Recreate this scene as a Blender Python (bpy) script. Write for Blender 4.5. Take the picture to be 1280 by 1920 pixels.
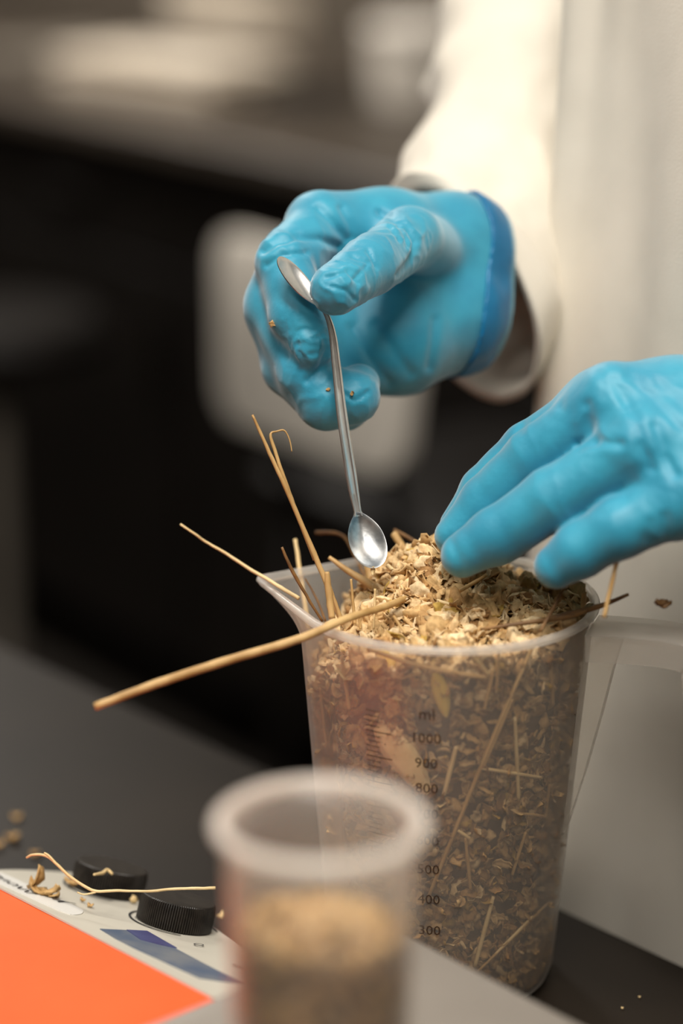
import bpy, math, random
import numpy as np
from mathutils import Vector, Matrix

for _o in list(bpy.data.objects):
    bpy.data.objects.remove(_o)
random.seed(7)
rng = np.random.default_rng(7)
SC = bpy.context.scene
COL = SC.collection

# ------------------------------------------------------------------ camera, world, lights, exposure
TZ = 0.9                                   # height of the bench top above the floor
PITCH = math.radians(17.0)
FPX = 85.0 / 36.0 * 1920.0
CAM = np.array([0.0, 0.0, TZ + 0.464])
FW = np.array([0.0, math.cos(PITCH), -math.sin(PITCH)])
RT = np.array([1.0, 0.0, 0.0])
UP = np.array([0.0, math.sin(PITCH), math.cos(PITCH)])

cam_d = bpy.data.cameras.new('camera')
cam_d.sensor_fit = 'VERTICAL'
cam_d.sensor_height = 36.0
cam_d.sensor_width = 24.0
cam_d.lens = 85.0
cam_d.clip_start = 0.05
cam_d.dof.use_dof = True
cam_d.dof.focus_distance = 0.925
cam_d.dof.aperture_fstop = 2.8
cam = bpy.data.objects.new('camera', cam_d)
COL.objects.link(cam)
cam.location = CAM
cam.rotation_euler = (math.radians(90) - PITCH, 0, 0)
SC.camera = cam

w = bpy.data.worlds.new('World')
w.use_nodes = True
w.node_tree.nodes['Background'].inputs[0].default_value = (1.0, 0.93, 0.83, 1)
w.node_tree.nodes['Background'].inputs[1].default_value = 0.01
SC.world = w

SC.view_settings.view_transform = 'Standard'
SC.view_settings.look = 'None'
SC.view_settings.exposure = 0.8
SC.view_settings.gamma = 1.0
SC.view_settings.use_curve_mapping = False
SC.cycles.use_denoising = True
SC.cycles.transparent_max_bounces = 32
SC.cycles.max_bounces = 8
SC.cycles.sample_clamp_indirect = 6.0

def area_lamp(x, y, z, sx, sy, power, rot, colr=(1.0, 0.945, 0.865)):
    d = bpy.data.lights.new('ceiling_or_fill_lamp', 'AREA')
    d.shape = 'RECTANGLE'
    d.size, d.size_y = sx, sy
    d.energy = power
    d.color = colr
    o = bpy.data.objects.new('ceiling_or_fill_lamp', d)
    COL.objects.link(o)
    o.location = (x, y, z)
    o.rotation_euler = (0, 0, rot)
    return o
# ceiling panels over benches and aisle, plus an added camera-side coat fill
LROT = math.radians(-54)
for (lx, ly, lp) in ((-0.95, 0.30, 5), (0.02, 0.22, 25), (-0.35, -0.85, 10), (-1.95, 1.75, 5),
                     (-0.90, 3.5, 30), (-1.9, 4.6, 12)):
    area_lamp(lx, ly, TZ + 1.75, 1.2, 0.3, lp, LROT)

# ------------------------------------------------------------------ geometry helpers
def at(px, py, d):
    return CAM + d * (FW + (px - 640.0) / FPX * RT + (960.0 - py) / FPX * UP)

def ray(px, py):
    return FW + (px - 640.0) / FPX * RT + (960.0 - py) / FPX * UP

def ground(px, py, z=0.0):
    r = ray(px, py)
    return CAM + r * ((TZ + z - CAM[2]) / r[2])

def hit_plane(px, py, n, c):
    """point of the view ray on the plane n.p = c"""
    r = ray(px, py)
    return CAM + r * ((c - np.dot(n, CAM)) / np.dot(n, r))

def proj(P):
    q = P - CAM
    d = q @ FW
    return np.stack([640.0 + FPX * (q @ RT) / d, 960.0 - FPX * (q @ UP) / d, d], 1)

def unit(v):
    v = np.asarray(v, float)
    return v / (np.linalg.norm(v) + 1e-12)

ORIG = {}

def tag(o, label=None, cat=None, group=None, kind=None):
    if label: o['label'] = label
    if cat: o['category'] = cat
    if group: o['group'] = group
    if kind: o['kind'] = kind
    return o

def thing(name, loc, label, cat, group=None):
    o = bpy.data.objects.new(name, None)
    o.empty_display_size = 0.02
    COL.objects.link(o)
    o.location = loc
    ORIG[o.name] = np.array(loc, float)
    return tag(o, label, cat, group)

def mk(name, V, F, mat, parent=None, origin=None, smooth=True, col=None):
    """link world-space geometry as ONE mesh object"""
    V = np.asarray(V, float)
    if parent is not None:
        org = ORIG[parent.name]
    elif origin is None:
        org = np.array([V[:, 0].mean(), V[:, 1].mean(), V[:, 2].min()])
    else:
        org = np.asarray(origin, float)
    me = bpy.data.meshes.new(name)
    if isinstance(F, np.ndarray):
        F = F.tolist()
    me.from_pydata((V - org).tolist(), [], F)
    me.update()
    if smooth:
        me.polygons.foreach_set('use_smooth', [True] * len(me.polygons))
    if col is not None:
        a = me.color_attributes.new('Col', 'FLOAT_COLOR', 'POINT')
        c4 = np.ones((len(V), 4)); c4[:, :3] = col
        a.data.foreach_set('color', c4.ravel())
    me.materials.append(mat)
    o = bpy.data.objects.new(name, me)
    COL.objects.link(o)
    ORIG[o.name] = org
    if parent is not None:
        o.parent = parent
    else:
        o.location = org
    return o

def shade(o, angle=35):
    """smooth faces with hard edges past an angle"""
    me = o.data
    me.set_sharp_from_angle(angle=math.radians(angle))
    return o

class MB:
    def __init__(s):
        s.V, s.F, s.n = [], [], 0
        s.C = []
    def add(s, V, F, c=None):
        V = np.asarray(V, float)
        s.V.append(V)
        s.F += [tuple(int(i) + s.n for i in f) for f in F]
        s.n += len(V)
        if c is not None:
            s.C.append(np.tile(np.asarray(c, float), (len(V), 1)) if np.ndim(c) == 1 else c)
        return s
    def build(s, name, mat, parent=None, origin=None, smooth=True):
        return mk(name, np.concatenate(s.V), s.F, mat, parent, origin, smooth,
                  np.concatenate(s.C) if s.C else None)

def box_geo(c, ax, size, bev=0.0):
    """box, centre c, axes ax (3 unit vectors), full sizes; chamfered edges when bev > 0"""
    c = np.asarray(c, float); A = [unit(a) for a in ax]; h = np.asarray(size, float) / 2
    if bev <= 0:
        V = [c + A[0]*h[0]*sx + A[1]*h[1]*sy + A[2]*h[2]*sz for sx in (-1, 1) for sy in (-1, 1) for sz in (-1, 1)]
        F = [(0, 1, 3, 2), (4, 6, 7, 5), (0, 4, 5, 1), (2, 3, 7, 6), (0, 2, 6, 4), (1, 5, 7, 3)]
        return V, F
    V, idx = [], {}
    for sx in (-1, 1):
        for sy in (-1, 1):
            for sz in (-1, 1):
                for k in range(3):
                    e = [h[0]-bev, h[1]-bev, h[2]-bev]; e[k] = h[k]
                    idx[(sx, sy, sz, k)] = len(V)
                    V.append(c + A[0]*e[0]*sx + A[1]*e[1]*sy + A[2]*e[2]*sz)
    F = []
    S = (-1, 1)
    for k in range(3):
        for s in S:
            q = []
            for (a, b) in ((-1, -1), (1, -1), (1, 1), (-1, 1)):
                t = [0, 0, 0]; t[k] = s; t[(k+1) % 3] = a; t[(k+2) % 3] = b
                q.append(idx[(t[0], t[1], t[2], k)])
            F.append(tuple(q if s > 0 else q[::-1]))
    for k in range(3):           # edges along axis k
        i, j = (k+1) % 3, (k+2) % 3
        for a in S:
            for b in S:
                t0 = [0]*3; t0[i] = a; t0[j] = b; t0[k] = -1
                t1 = list(t0); t1[k] = 1
                q = (idx[(*t0, i)], idx[(*t1, i)], idx[(*t1, j)], idx[(*t0, j)])
                F.append(q if a*b < 0 else q[::-1])
    for sx in S:
        for sy in S:
            for sz in S:
                q = tuple(idx[(sx, sy, sz, k)] for k in range(3))
                F.append(q if sx*sy*sz > 0 else q[::-1])
    return V, F

XYZ = (np.array([1., 0, 0]), np.array([0, 1., 0]), np.array([0, 0, 1.]))

def catmull(P, n):
    P = np.asarray(P, float)
    if len(P) < 3:
        t = np.linspace(0, 1, n)[:, None]
        return P[0] * (1 - t) + P[-1] * t
    Q = np.vstack([2*P[0]-P[1], P, 2*P[-1]-P[-2]])
    out = []
    for x in np.linspace(0, len(P) - 1 - 1e-9, n):
        i = int(x); t = x - i
        a, b, c, d = Q[i], Q[i+1], Q[i+2], Q[i+3]
        out.append(0.5*((2*b) + (c-a)*t + (2*a-5*b+4*c-d)*t*t + (3*b-a-3*c+d)*t**3))
    return np.array(out)

def frames(P):
    T = np.gradient(P, axis=0)
    T /= np.linalg.norm(T, axis=1)[:, None] + 1e-12
    r = np.array([0, 0, 1.0]) if abs(T[0][2]) < 0.9 else np.array([1.0, 0, 0])
    N = []; n = unit(np.cross(T[0], r))
    for t in T:
        n = unit(n - t*np.dot(n, t)); N.append(n)
    N = np.array(N)
    return T, N, np.cross(T, N)

def loft(rings, close_ends=True):
    m = len(rings[0]); F = []
    for i in range(len(rings)-1):
        for j in range(m):
            k = (j+1) % m
            F.append((i*m+j, i*m+k, (i+1)*m+k, (i+1)*m+j))
    if close_ends:
        F.append(tuple(range(m))[::-1])
        F.append(tuple((len(rings)-1)*m + j for j in range(m)))
    return np.concatenate(rings), F

def tube_geo(P, R, seg=7, flat=1.0, n=None, smooth=True):
    P = np.asarray(P, float)
    R = np.atleast_1d(np.asarray(R, float))
    if smooth and n:
        if len(R) > 1:
            R = np.interp(np.linspace(0, 1, n), np.linspace(0, 1, len(R)), R)
        P = catmull(P, n)
    elif n is None:
        pass
    if len(R) == 1: R = np.repeat(R, len(P))
    if len(R) != len(P): R = np.interp(np.linspace(0, 1, len(P)), np.linspace(0, 1, len(R)), R)
    T, N, B = frames(P)
    a = np.linspace(0, 2*math.pi, seg, endpoint=False)
    rings = [P[i] + R[i]*(np.cos(a)[:, None]*N[i] + flat*np.sin(a)[:, None]*B[i]) for i in range(len(P))]
    return loft(rings)

def lathe_geo(c, prof, seg=48, rfn=None, ax=XYZ):
    """revolve (r, z) pairs about axis ax[2] through c"""
    a = np.linspace(0, 2*math.pi, seg, endpoint=False)
    rings = [c + (r*np.cos(a))[:, None]*ax[0] + (r*np.sin(a))[:, None]*ax[1] + z*ax[2] for r, z in prof]
    return loft(rings)

# ------------------------------------------------------------------ numpy noise + signed-distance meshing
def _hash(i, j, k):
    h = (i*374761393 + j*668265263 + k*2147483647 + 1013904223) & 0xFFFFFFFF
    h = ((h ^ (h >> 13)) * 1274126177) & 0xFFFFFFFF
    return ((h ^ (h >> 16)) & 0xFFFF) / 65535.0

def vnoise(P):
    P = np.asarray(P, float)
    I = np.floor(P).astype(np.int64); f = P - I
    u = f*f*(3-2*f)
    i, j, k = I[:, 0], I[:, 1], I[:, 2]
    r = 0
    for a in (0, 1):
        for b in (0, 1):
            for c in (0, 1):
                wgt = (u[:, 0] if a else 1-u[:, 0])*(u[:, 1] if b else 1-u[:, 1])*(u[:, 2] if c else 1-u[:, 2])
                r = r + wgt*_hash(i+a, j+b, k+c)
    return r*2-1

def fbm(P, o=3):
    r, a = 0, 1.0
    for q in range(o):
        r = r + a*vnoise(P*(2**q) + 17.3*q); a *= 0.5
    return r

def ridged(P):
    return 1-2*np.abs(vnoise(P))

def smin(a, b, k):
    h = np.clip(0.5+0.5*(b-a)/k, 0, 1)
    return b*(1-h)+a*h - k*h*(1-h)

def cone(P, a, b, ra, rb):
    ba = b-a; pa = P-a
    t = np.clip((pa @ ba)/np.dot(ba, ba), 0, 1)
    return np.linalg.norm(pa - t[:, None]*ba, axis=1) - (ra + (rb-ra)*t)

def sdf_mesh(fn, lo, hi, h, B=4):
    lo = np.asarray(lo, float)
    n = (np.ceil((np.asarray(hi)-lo)/h/B)*B).astype(int)
    nb = n//B
    g = [lo[i] + h*(B*np.arange(nb[i]) + (B-1)/2) for i in range(3)]
    C = np.stack(np.meshgrid(*g, indexing='ij'), -1).reshape(-1, 3)
    dc = fn(C).reshape(nb)
    rep = lambda a: a.repeat(B, 0).repeat(B, 1).repeat(B, 2)
    mask = rep(np.abs(dc) < 1.25*h*B)
    D = rep(np.sign(dc))*1.0
    idx = np.argwhere(mask)
    D[mask] = fn(lo + h*idx)
    s = D < 0
    corners = [(a, b, c) for a in (0, 1) for b in (0, 1) for c in (0, 1)]
    cnt = sum(s[a:n[0]-1+a, b:n[1]-1+b, c:n[2]-1+c].astype(np.int8) for a, b, c in corners)
    cells = np.argwhere((cnt > 0) & (cnt < 8))
    val = np.stack([D[cells[:, 0]+a, cells[:, 1]+b, cells[:, 2]+c] for a, b, c in corners], 1)
    acc = np.zeros((len(cells), 3)); num = np.zeros(len(cells))
    for x in range(8):
        for y in range(x+1, 8):
            ca, cb = np.array(corners[x]), np.array(corners[y])
            if np.abs(ca-cb).sum() != 1: continue
            va, vb = val[:, x], val[:, y]
            m = (va < 0) != (vb < 0)
            t = np.where(m, va/np.where(m, va-vb, 1), 0)
            acc += m[:, None]*(ca + t[:, None]*(cb-ca)); num += m
    V = lo + h*(cells + acc/num[:, None])
    vid = -np.ones(n, int)
    vid[cells[:, 0], cells[:, 1], cells[:, 2]] = np.arange(len(cells))
    F = []
    for a in range(3):
        b, c = (a+1) % 3, (a+2) % 3
        sl0 = [slice(1, None)]*3; sl1 = [slice(1, None)]*3
        sl0[a] = slice(0, n[a]-1); sl1[a] = slice(1, n[a])
        s0, s1 = s[tuple(sl0)], s[tuple(sl1)]
        for inside in (True, False):
            e = np.argwhere((s0 != s1) & (s0 == inside))
            off = np.array([1, 1, 1]); off[a] = 0
            e = e + off
            q = []
            for (ob, oc) in ((-1, -1), (0, -1), (0, 0), (-1, 0)):
                t = e.copy(); t[:, b] += ob; t[:, c] += oc
                q.append(vid[t[:, 0], t[:, 1], t[:, 2]])
            q = np.stack(q, 1)
            q = q[(q >= 0).all(1)]
            F.append(q if inside else q[:, ::-1])
    return V, np.concatenate(F)

def sdf_grad(fn, V, e=0.0004):
    g = np.stack([fn(V + e*XYZ[i]) - fn(V - e*XYZ[i]) for i in range(3)], 1)
    return g/(np.linalg.norm(g, axis=1)[:, None] + 1e-12)

# ------------------------------------------------------------------ materials
def lin(r, g, b):
    f = lambda c: (c/255/12.92) if c/255 <= 0.04045 else ((c/255+0.055)/1.055)**2.4
    return (f(r), f(g), f(b), 1.0)

class NT:
    def __init__(s, name):
        s.m = bpy.data.materials.new(name); s.m.use_nodes = True
        s.t = s.m.node_tree
        s.t.nodes.clear()
        s.out = s.t.nodes.new('ShaderNodeOutputMaterial')
    def n(s, typ, **kw):
        nd = s.t.nodes.new(typ)
        for k, v in kw.items():
            if k in nd.inputs: nd.inputs[k].default_value = v
            else: setattr(nd, k, v)
        return nd
    def l(s, a, b): s.t.links.new(a, b)

def noise_col(T, c0, c1, scale, detail=4, vec=None, lo=0.35, hi=0.65, stretch=None):
    tc = T.n('ShaderNodeTexCoord')
    src = tc.outputs['Object']
    if stretch:
        mp = T.n('ShaderNodeMapping'); mp.inputs['Scale'].default_value = stretch
        T.l(src, mp.inputs['Vector']); src = mp.outputs['Vector']
    nz = T.n('ShaderNodeTexNoise', Scale=scale, Detail=detail)
    T.l(src, nz.inputs['Vector'])
    r = T.n('ShaderNodeValToRGB')
    r.color_ramp.elements[0].position = lo; r.color_ramp.elements[1].position = hi
    r.color_ramp.elements[0].color = c0; r.color_ramp.elements[1].color = c1
    T.l(nz.outputs['Fac'], r.inputs['Fac'])
    return r, nz, src

def mat(name, c0, c1=None, scale=40, rough=0.5, metal=0.0, bump=0.0, bscale=200, spec=0.5, stretch=None,
        sheen=0.0, coat=0.0, sss=0.0, bdist=0.001):
    T = NT(name)
    p = T.n('ShaderNodeBsdfPrincipled', Roughness=rough, Metallic=metal)
    p.inputs['Specular IOR Level'].default_value = spec
    if sheen: p.inputs['Sheen Weight'].default_value = sheen
    if coat: p.inputs['Coat Weight'].default_value = coat
    if sss:
        p.inputs['Subsurface Weight'].default_value = sss
        p.inputs['Subsurface Radius'].default_value = (0.003, 0.003, 0.003)
    r, nz, src = noise_col(T, c0, c1 or c0, scale, stretch=stretch)
    T.l(r.outputs['Color'], p.inputs['Base Color'])
    if bump:
        n2 = T.n('ShaderNodeTexNoise', Scale=bscale, Detail=3)
        T.l(src, n2.inputs['Vector'])
        b = T.n('ShaderNodeBump', Strength=bump, Distance=bdist)
        T.l(n2.outputs['Fac'], b.inputs['Height'])
        T.l(b.outputs['Normal'], p.inputs['Normal'])
    T.l(p.outputs[0], T.out.inputs['Surface'])
    return T.m

def vcol_mat(name, rough=0.75, bump=0.4):
    T = NT(name)
    p = T.n('ShaderNodeBsdfPrincipled', Roughness=rough)
    p.inputs['Specular IOR Level'].default_value = 0.3
    a = T.n('ShaderNodeVertexColor'); a.layer_name = 'Col'
    r, nz, src = noise_col(T, (0.7, 0.66, 0.6, 1), (1.1, 1.1, 1.1, 1), 420)
    mx = T.n('ShaderNodeMix', data_type='RGBA', blend_type='MULTIPLY')
    mx.inputs[0].default_value = 1.0
    T.l(a.outputs['Color'], mx.inputs[6]); T.l(r.outputs['Color'], mx.inputs[7])
    T.l(mx.outputs[2], p.inputs['Base Color'])
    b = T.n('ShaderNodeBump', Strength=bump, Distance=0.0006)
    T.l(nz.outputs['Fac'], b.inputs['Height']); T.l(b.outputs['Normal'], p.inputs['Normal'])
    T.l(p.outputs[0], T.out.inputs['Surface'])
    return T.m

def plastic_mat(name, colr, clear, rough=0.28, transl=0.6, edge=0.5):
    """milky translucent polypropylene: part clear, part scattering, thin gloss; walls are real double shells"""
    T = NT(name)
    df = T.n('ShaderNodeBsdfDiffuse', Color=colr)
    tl = T.n('ShaderNodeBsdfTranslucent', Color=colr)
    m1 = T.n('ShaderNodeMixShader', Fac=transl)
    T.l(df.outputs[0], m1.inputs[1]); T.l(tl.outputs[0], m1.inputs[2])
    tr = T.n('ShaderNodeBsdfTransparent', Color=(1, 0.985, 0.96, 1))
    lw = T.n('ShaderNodeLayerWeight', Blend=0.5)
    pw = T.n('ShaderNodeMath', operation='POWER'); pw.inputs[1].default_value = 3.0
    T.l(lw.outputs['Facing'], pw.inputs[0])
    mr = T.n('ShaderNodeMapRange')
    mr.inputs['To Min'].default_value = clear; mr.inputs['To Max'].default_value = clear*(1-edge)
    T.l(pw.outputs[0], mr.inputs['Value'])
    m2 = T.n('ShaderNodeMixShader')
    T.l(mr.outputs[0], m2.inputs[0]); T.l(m1.outputs[0], m2.inputs[1]); T.l(tr.outputs[0], m2.inputs[2])
    gl = T.n('ShaderNodeBsdfGlossy', Roughness=rough, Color=(1, 1, 1, 1))
    f5 = T.n('ShaderNodeMath', operation='POWER'); f5.inputs[1].default_value = 5.0
    T.l(lw.outputs['Facing'], f5.inputs[0])
    fm = T.n('ShaderNodeMath', operation='MULTIPLY_ADD'); fm.inputs[1].default_value = 0.35; fm.inputs[2].default_value = 0.025
    T.l(f5.outputs[0], fm.inputs[0])
    m3 = T.n('ShaderNodeMixShader')
    T.l(fm.outputs[0], m3.inputs[0]); T.l(m2.outputs[0], m3.inputs[1]); T.l(gl.outputs[0], m3.inputs[2])
    T.l(m3.outputs[0], T.out.inputs['Surface'])
    return T.m

M = {}
M['glove'] = mat('nitrile_glove', lin(24, 132, 162), lin(38, 146, 174), 60, rough=0.52, bump=0.25, bscale=700, spec=0.5, sss=0.0, bdist=0.0004, sheen=0.45)
M['glove_cuff'] = mat('nitrile_glove_double', lin(2, 98, 144), lin(6, 108, 152), 60, rough=0.42)
M['coat'] = mat('cotton_coat', lin(212, 205, 192), lin(220, 213, 200), 25, rough=0.95, bump=0.15, bscale=900, spec=0.1, sheen=0.15)
M['jug'] = plastic_mat('milky_polypropylene', (0.90, 0.86, 0.80, 1), 0.80, edge=0.5)
M['jug_solid'] = plastic_mat('milky_polypropylene_rim', (0.92, 0.89, 0.84, 1), 0.62, edge=0.4)
M['jug_handle'] = plastic_mat('milky_polypropylene_handle', (0.90, 0.87, 0.82, 1), 0.70, edge=0.5)
M['cup'] = plastic_mat('milky_cup_plastic', (0.93, 0.86, 0.79, 1), 0.84, edge=0.6)
M['cup_rim'] = plastic_mat('milky_cup_rim', (0.95, 0.90, 0.84, 1), 0.25, edge=0.4)
M['mash'] = vcol_mat('chopped_mash')
M['straw'] = mat('dry_straw', lin(166, 128, 74), lin(204, 168, 112), 90, rough=0.55, bump=0.3, bscale=400, stretch=(1, 1, 0.3))
M['straw_pale'] = mat('pale_straw', lin(206, 176, 122), lin(228, 202, 152), 90, rough=0.55, bump=0.3, bscale=400)
M['straw_dark'] = mat('brown_straw', lin(96, 66, 32), lin(140, 100, 52), 120, rough=0.6, bump=0.3, bscale=400)
M['husk'] = mat('oat_husk', lin(170, 130, 76), lin(206, 170, 114), 160, rough=0.7, bump=0.5, bscale=500)
M['steel'] = mat('brushed_steel', (0.66, 0.64, 0.61, 1), (0.80, 0.78, 0.75, 1), 90, rough=0.36, metal=1.0, bump=0.08, bscale=900, bdist=0.0003)
M['steel_worn'] = mat('tarnished_steel', (0.30, 0.32, 0.34, 1), (0.82, 0.81, 0.79, 1), 130, rough=0.38, metal=1.0, bump=0.15, bscale=700, bdist=0.0003)
M['benchtop'] = mat('black_laminate', lin(28, 23, 18), lin(34, 28, 22), 14, rough=0.45, bump=0.05, bscale=600, spec=0.10)
M['dark'] = mat('dark_cabinet', lin(15, 11, 8), lin(20, 15, 11), 12, rough=0.6, spec=0.2)
M['counter'] = mat('grey_brown_counter', lin(66, 58, 50), lin(78, 69, 60), 6, rough=0.4)
M['orange'] = mat('orange_housing', lin(242, 86, 36), lin(244, 91, 40), 20, rough=0.55, bump=0.03, bscale=500, spec=0.12)
M['panel'] = mat('grey_white_panel', lin(186, 181, 168), lin(193, 188, 175), 20, rough=0.45)
M['pill'] = mat('white_print', lin(208, 206, 200), lin(212, 210, 204), 20, rough=0.45)
M['ink'] = mat('black_ink', lin(26, 26, 30), lin(36, 36, 40), 30, rough=0.6)
M['print'] = mat('slate_blue_print', lin(76, 90, 112), lin(112, 116, 122), 55, rough=0.4)
M['print_dark'] = mat('indigo_print', lin(64, 60, 104), lin(72, 78, 118), 80, rough=0.4)
M['rubber'] = mat('black_rubber', lin(26, 22, 18), lin(40, 35, 30), 300, rough=0.42, bump=0.3, bscale=1500, bdist=0.0003)
M['enamel'] = mat('grey_enamel', lin(128, 121, 113), lin(136, 129, 121), 12, rough=0.4)
M['white'] = mat('white_plastic', lin(232, 224, 212), lin(238, 230, 218), 9, rough=0.5)
M['paper'] = mat('cream_paper', lin(222, 208, 188), lin(236, 224, 206), 9, rough=0.8)
M['blue'] = mat('blue_plastic', lin(62, 84, 120), lin(72, 94, 132), 9, rough=0.5)
M['grey'] = mat('grey_metal', lin(120, 112, 102), lin(128, 120, 110), 9, rough=0.5)
M['wall'] = mat('painted_wall', lin(88, 79, 69), lin(94, 85, 74), 4, rough=0.9)
M['ceiling'] = mat('ceiling_tiles', lin(205, 200, 192), lin(212, 207, 199), 4, rough=0.9)
M['floor'] = mat('dark_vinyl_floor', lin(20, 16, 12), lin(26, 21, 16), 5, rough=0.6, spec=0.2)
M['mark'] = mat('brown_scale_print', lin(58, 40, 26), lin(70, 50, 34), 90, rough=0.6)

# ------------------------------------------------------------------ the room (axes follow the back bench)
UB = np.array([0.588, -0.809, 0.0]); NB = np.array([0.809, 0.588, 0.0]); ZA = XYZ[2]
def room(s, n, z):
    return UB*s + NB*n + np.array([0, 0, z])

def struct(name, V, F, m):
    return tag(mk(name, V, F, m, smooth=False), kind='structure')
S0, S1, N0, N1, HC = -5.4, 3.2, -2.6, 2.56, 2.75
def slab(name, s0, s1, n0, n1, z0, z1, m):
    V, F = box_geo(room((s0+s1)/2, (n0+n1)/2, (z0+z1)/2), (UB, NB, ZA), (s1-s0, n1-n0, z1-z0))
    return struct(name, V, F, m)
slab('floor', S0, S1, N0, N1, -0.1, 0.0, M['floor'])
slab('ceiling', S0, S1, N0, N1, HC, HC+0.1, M['ceiling'])
slab('wall_back', S0, S1, N1, N1+0.1, 0, HC, M['wall'])
slab('wall_front', S0, S1, N0-0.1, N0, 0, HC, M['wall'])
slab('wall_left', S0-0.1, S0, N0, N1, 0, HC, M['wall'])
slab('wall_right', S1, S1+0.1, N0, N1, 0, HC, M['wall'])

# ------------------------------------------------------------------ back bench: worktop and cabinet units
def rbox(name, s0, s1, n0, n1, z0, z1, m, parent=None, bev=0.004):
    V, F = box_geo(room((s0+s1)/2, (n0+n1)/2, (z0+z1)/2), (UB, NB, ZA), (s1-s0, n1-n0, z1-z0), bev)
    return mk(name, V, F, m, parent, smooth=False)
NF = 1.734
top = rbox('worktop', -4.6, -0.9, NF, 2.55, TZ-0.035, TZ, M['counter'], bev=0.006)
tag(top, 'long grey-brown worktop of the bench behind the person', 'worktop')
_a, _b = hit_plane(392, 800, NB, NF), hit_plane(745, 888, NB, NF)
sl, sr = float(_a @ UB), float(_b @ UB)
def cabinet(s0, s1, open_front, label):
    c = thing('base_cabinet', room((s0+s1)/2, NF+0.4, 0.0), label, 'cabinet')
    zt = TZ-0.036
    nf = NF+0.045
    rbox('side_panel', s0, s0+0.018, nf, 2.5, 0.0, zt, M['dark'], c, 0.002)
    rbox('side_panel', s1-0.018, s1, nf, 2.5, 0.0, zt, M['dark'], c, 0.002)
    rbox('back_panel', s0+0.018, s1-0.018, 2.48, 2.5, 0.0, zt, M['dark'], c, 0.002)
    rbox('plinth', s0+0.018, s1-0.018, nf+0.05, nf+0.07, 0.0, 0.10, M['dark'], c, 0.002)
    rbox('bottom_panel', s0+0.018, s1-0.018, nf, 2.48, 0.10, 0.118, M['dark'], c, 0.002)
    if True:
        d = rbox('drawer', s0+0.004, s1-0.004, nf-0.02, nf-0.001, zt-0.16, zt-0.01, M['dark'], c, 0.003)
        h = rbox('drawer_handle', (s0+s1)/2-0.06, (s0+s1)/2+0.06, nf-0.034, nf-0.021, zt-0.09, zt-0.078, M['dark'], c, 0.002)
        d = rbox('door', s0+0.004, s1-0.004, nf-0.02, nf-0.001, 0.12, zt-0.166, M['dark'], c, 0.003)
        h = rbox('door_handle', s1-0.07, s1-0.055, nf-0.034, nf-0.021, zt-0.34, zt-0.22, M['dark'], c, 0.002)
    return c
u0, u1 = sl-0.10, sr+0.16
cabinet(u0, u1, False, 'dark closed base cabinet behind the white-backed chair')
cabinet(u0-0.62, u0-0.005, False, 'dark closed base cabinet left of the white-backed chair, under the pile of papers')
cabinet(u0-1.24, u0-0.625, False, 'dark closed base cabinet at the left edge of the photo')
cabinet(u1+0.005, u1+0.6, False, 'dark closed base cabinet hidden behind the gloved hands and coat')

def rrect(hx, hy, r, k=6):
    out = []
    for (cx, cy, a0) in ((hx-r, hy-r, 0), (-hx+r, hy-r, 90), (-hx+r, -hy+r, 180), (hx-r, -hy+r, 270)):
        for i in range(k+1):
            a = math.radians(a0 + 90*i/k)
            out.append((cx+r*math.cos(a), cy+r*math.sin(a)))
    return np.array(out)
# white-backed chair in the aisle (its backrest turned to the camera)
cN = NF-0.45
bTL, bBL, bBR = (hit_plane(x, y, NB, cN) for (x, y) in ((352, 446), (392, 800), (745, 888)))
sl, sr, z0c = float(bBL @ UB), float(bBR @ UB), float((bBL[2]+bBR[2])/2)
sm, hw, hh = (sl+sr)/2, (sr-sl)/2, float(bTL[2]-bBL[2])
chair = thing('chair', room(sm, cN+0.2, 0.0), 'chair with a white rounded backrest in the aisle behind the spoon', 'chair')
rings = []
for (t_, ins) in ((-0.010, 0.006), (-0.007, 0.0), (0.007, 0.0), (0.010, 0.006)):
    q = rrect(hw-ins, hh/2-ins, 0.035)
    wz = 1.0 + 0.12*(q[:, 1]/hh)
    xs = q[:, 0]*wz
    rings.append(np.array([room(sm+a, cN+0.012+t_+0.25*a*a+0.05*b, z0c+hh/2+b) for a, b in zip(xs, q[:, 1])]))
V, F = loft(rings); shade(mk('backrest', V, F, M['white'], chair), 50)
for a_ in (-0.09, 0.09):
    V, F = tube_geo([room(sm+a_, cN+0.035, z0c+0.08), room(sm+a_, cN+0.04, z0c-0.02), room(sm+a_, cN+0.07, z0c-0.09)], [0.009], 10, n=10)
    mk('back_post', V, F, M['dark'], chair)
sz = z0c-0.10
rings = []
for (z_, ins) in ((0, 0.01), (0.006, 0), (0.028, 0), (0.034, 0.012)):
    q = rrect(0.19-ins, 0.19-ins, 0.05); rings.append(np.array([room(sm+a, cN+0.25+b, sz+z_) for a, b in q]))
V, F = loft(rings); shade(mk('seat', V, F, M['dark'], chair), 50)
for a_ in (-0.15, 0.15):
    for b_ in (0.10, 0.40):
        V, F = tube_geo([room(sm+a_, cN+b_, sz), room(sm+a_*1.2, cN+0.25+(b_-0.25)*1.2, 0.0)], [0.010], 10, n=4)
        mk('leg', V, F, M['dark'], chair)

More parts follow.
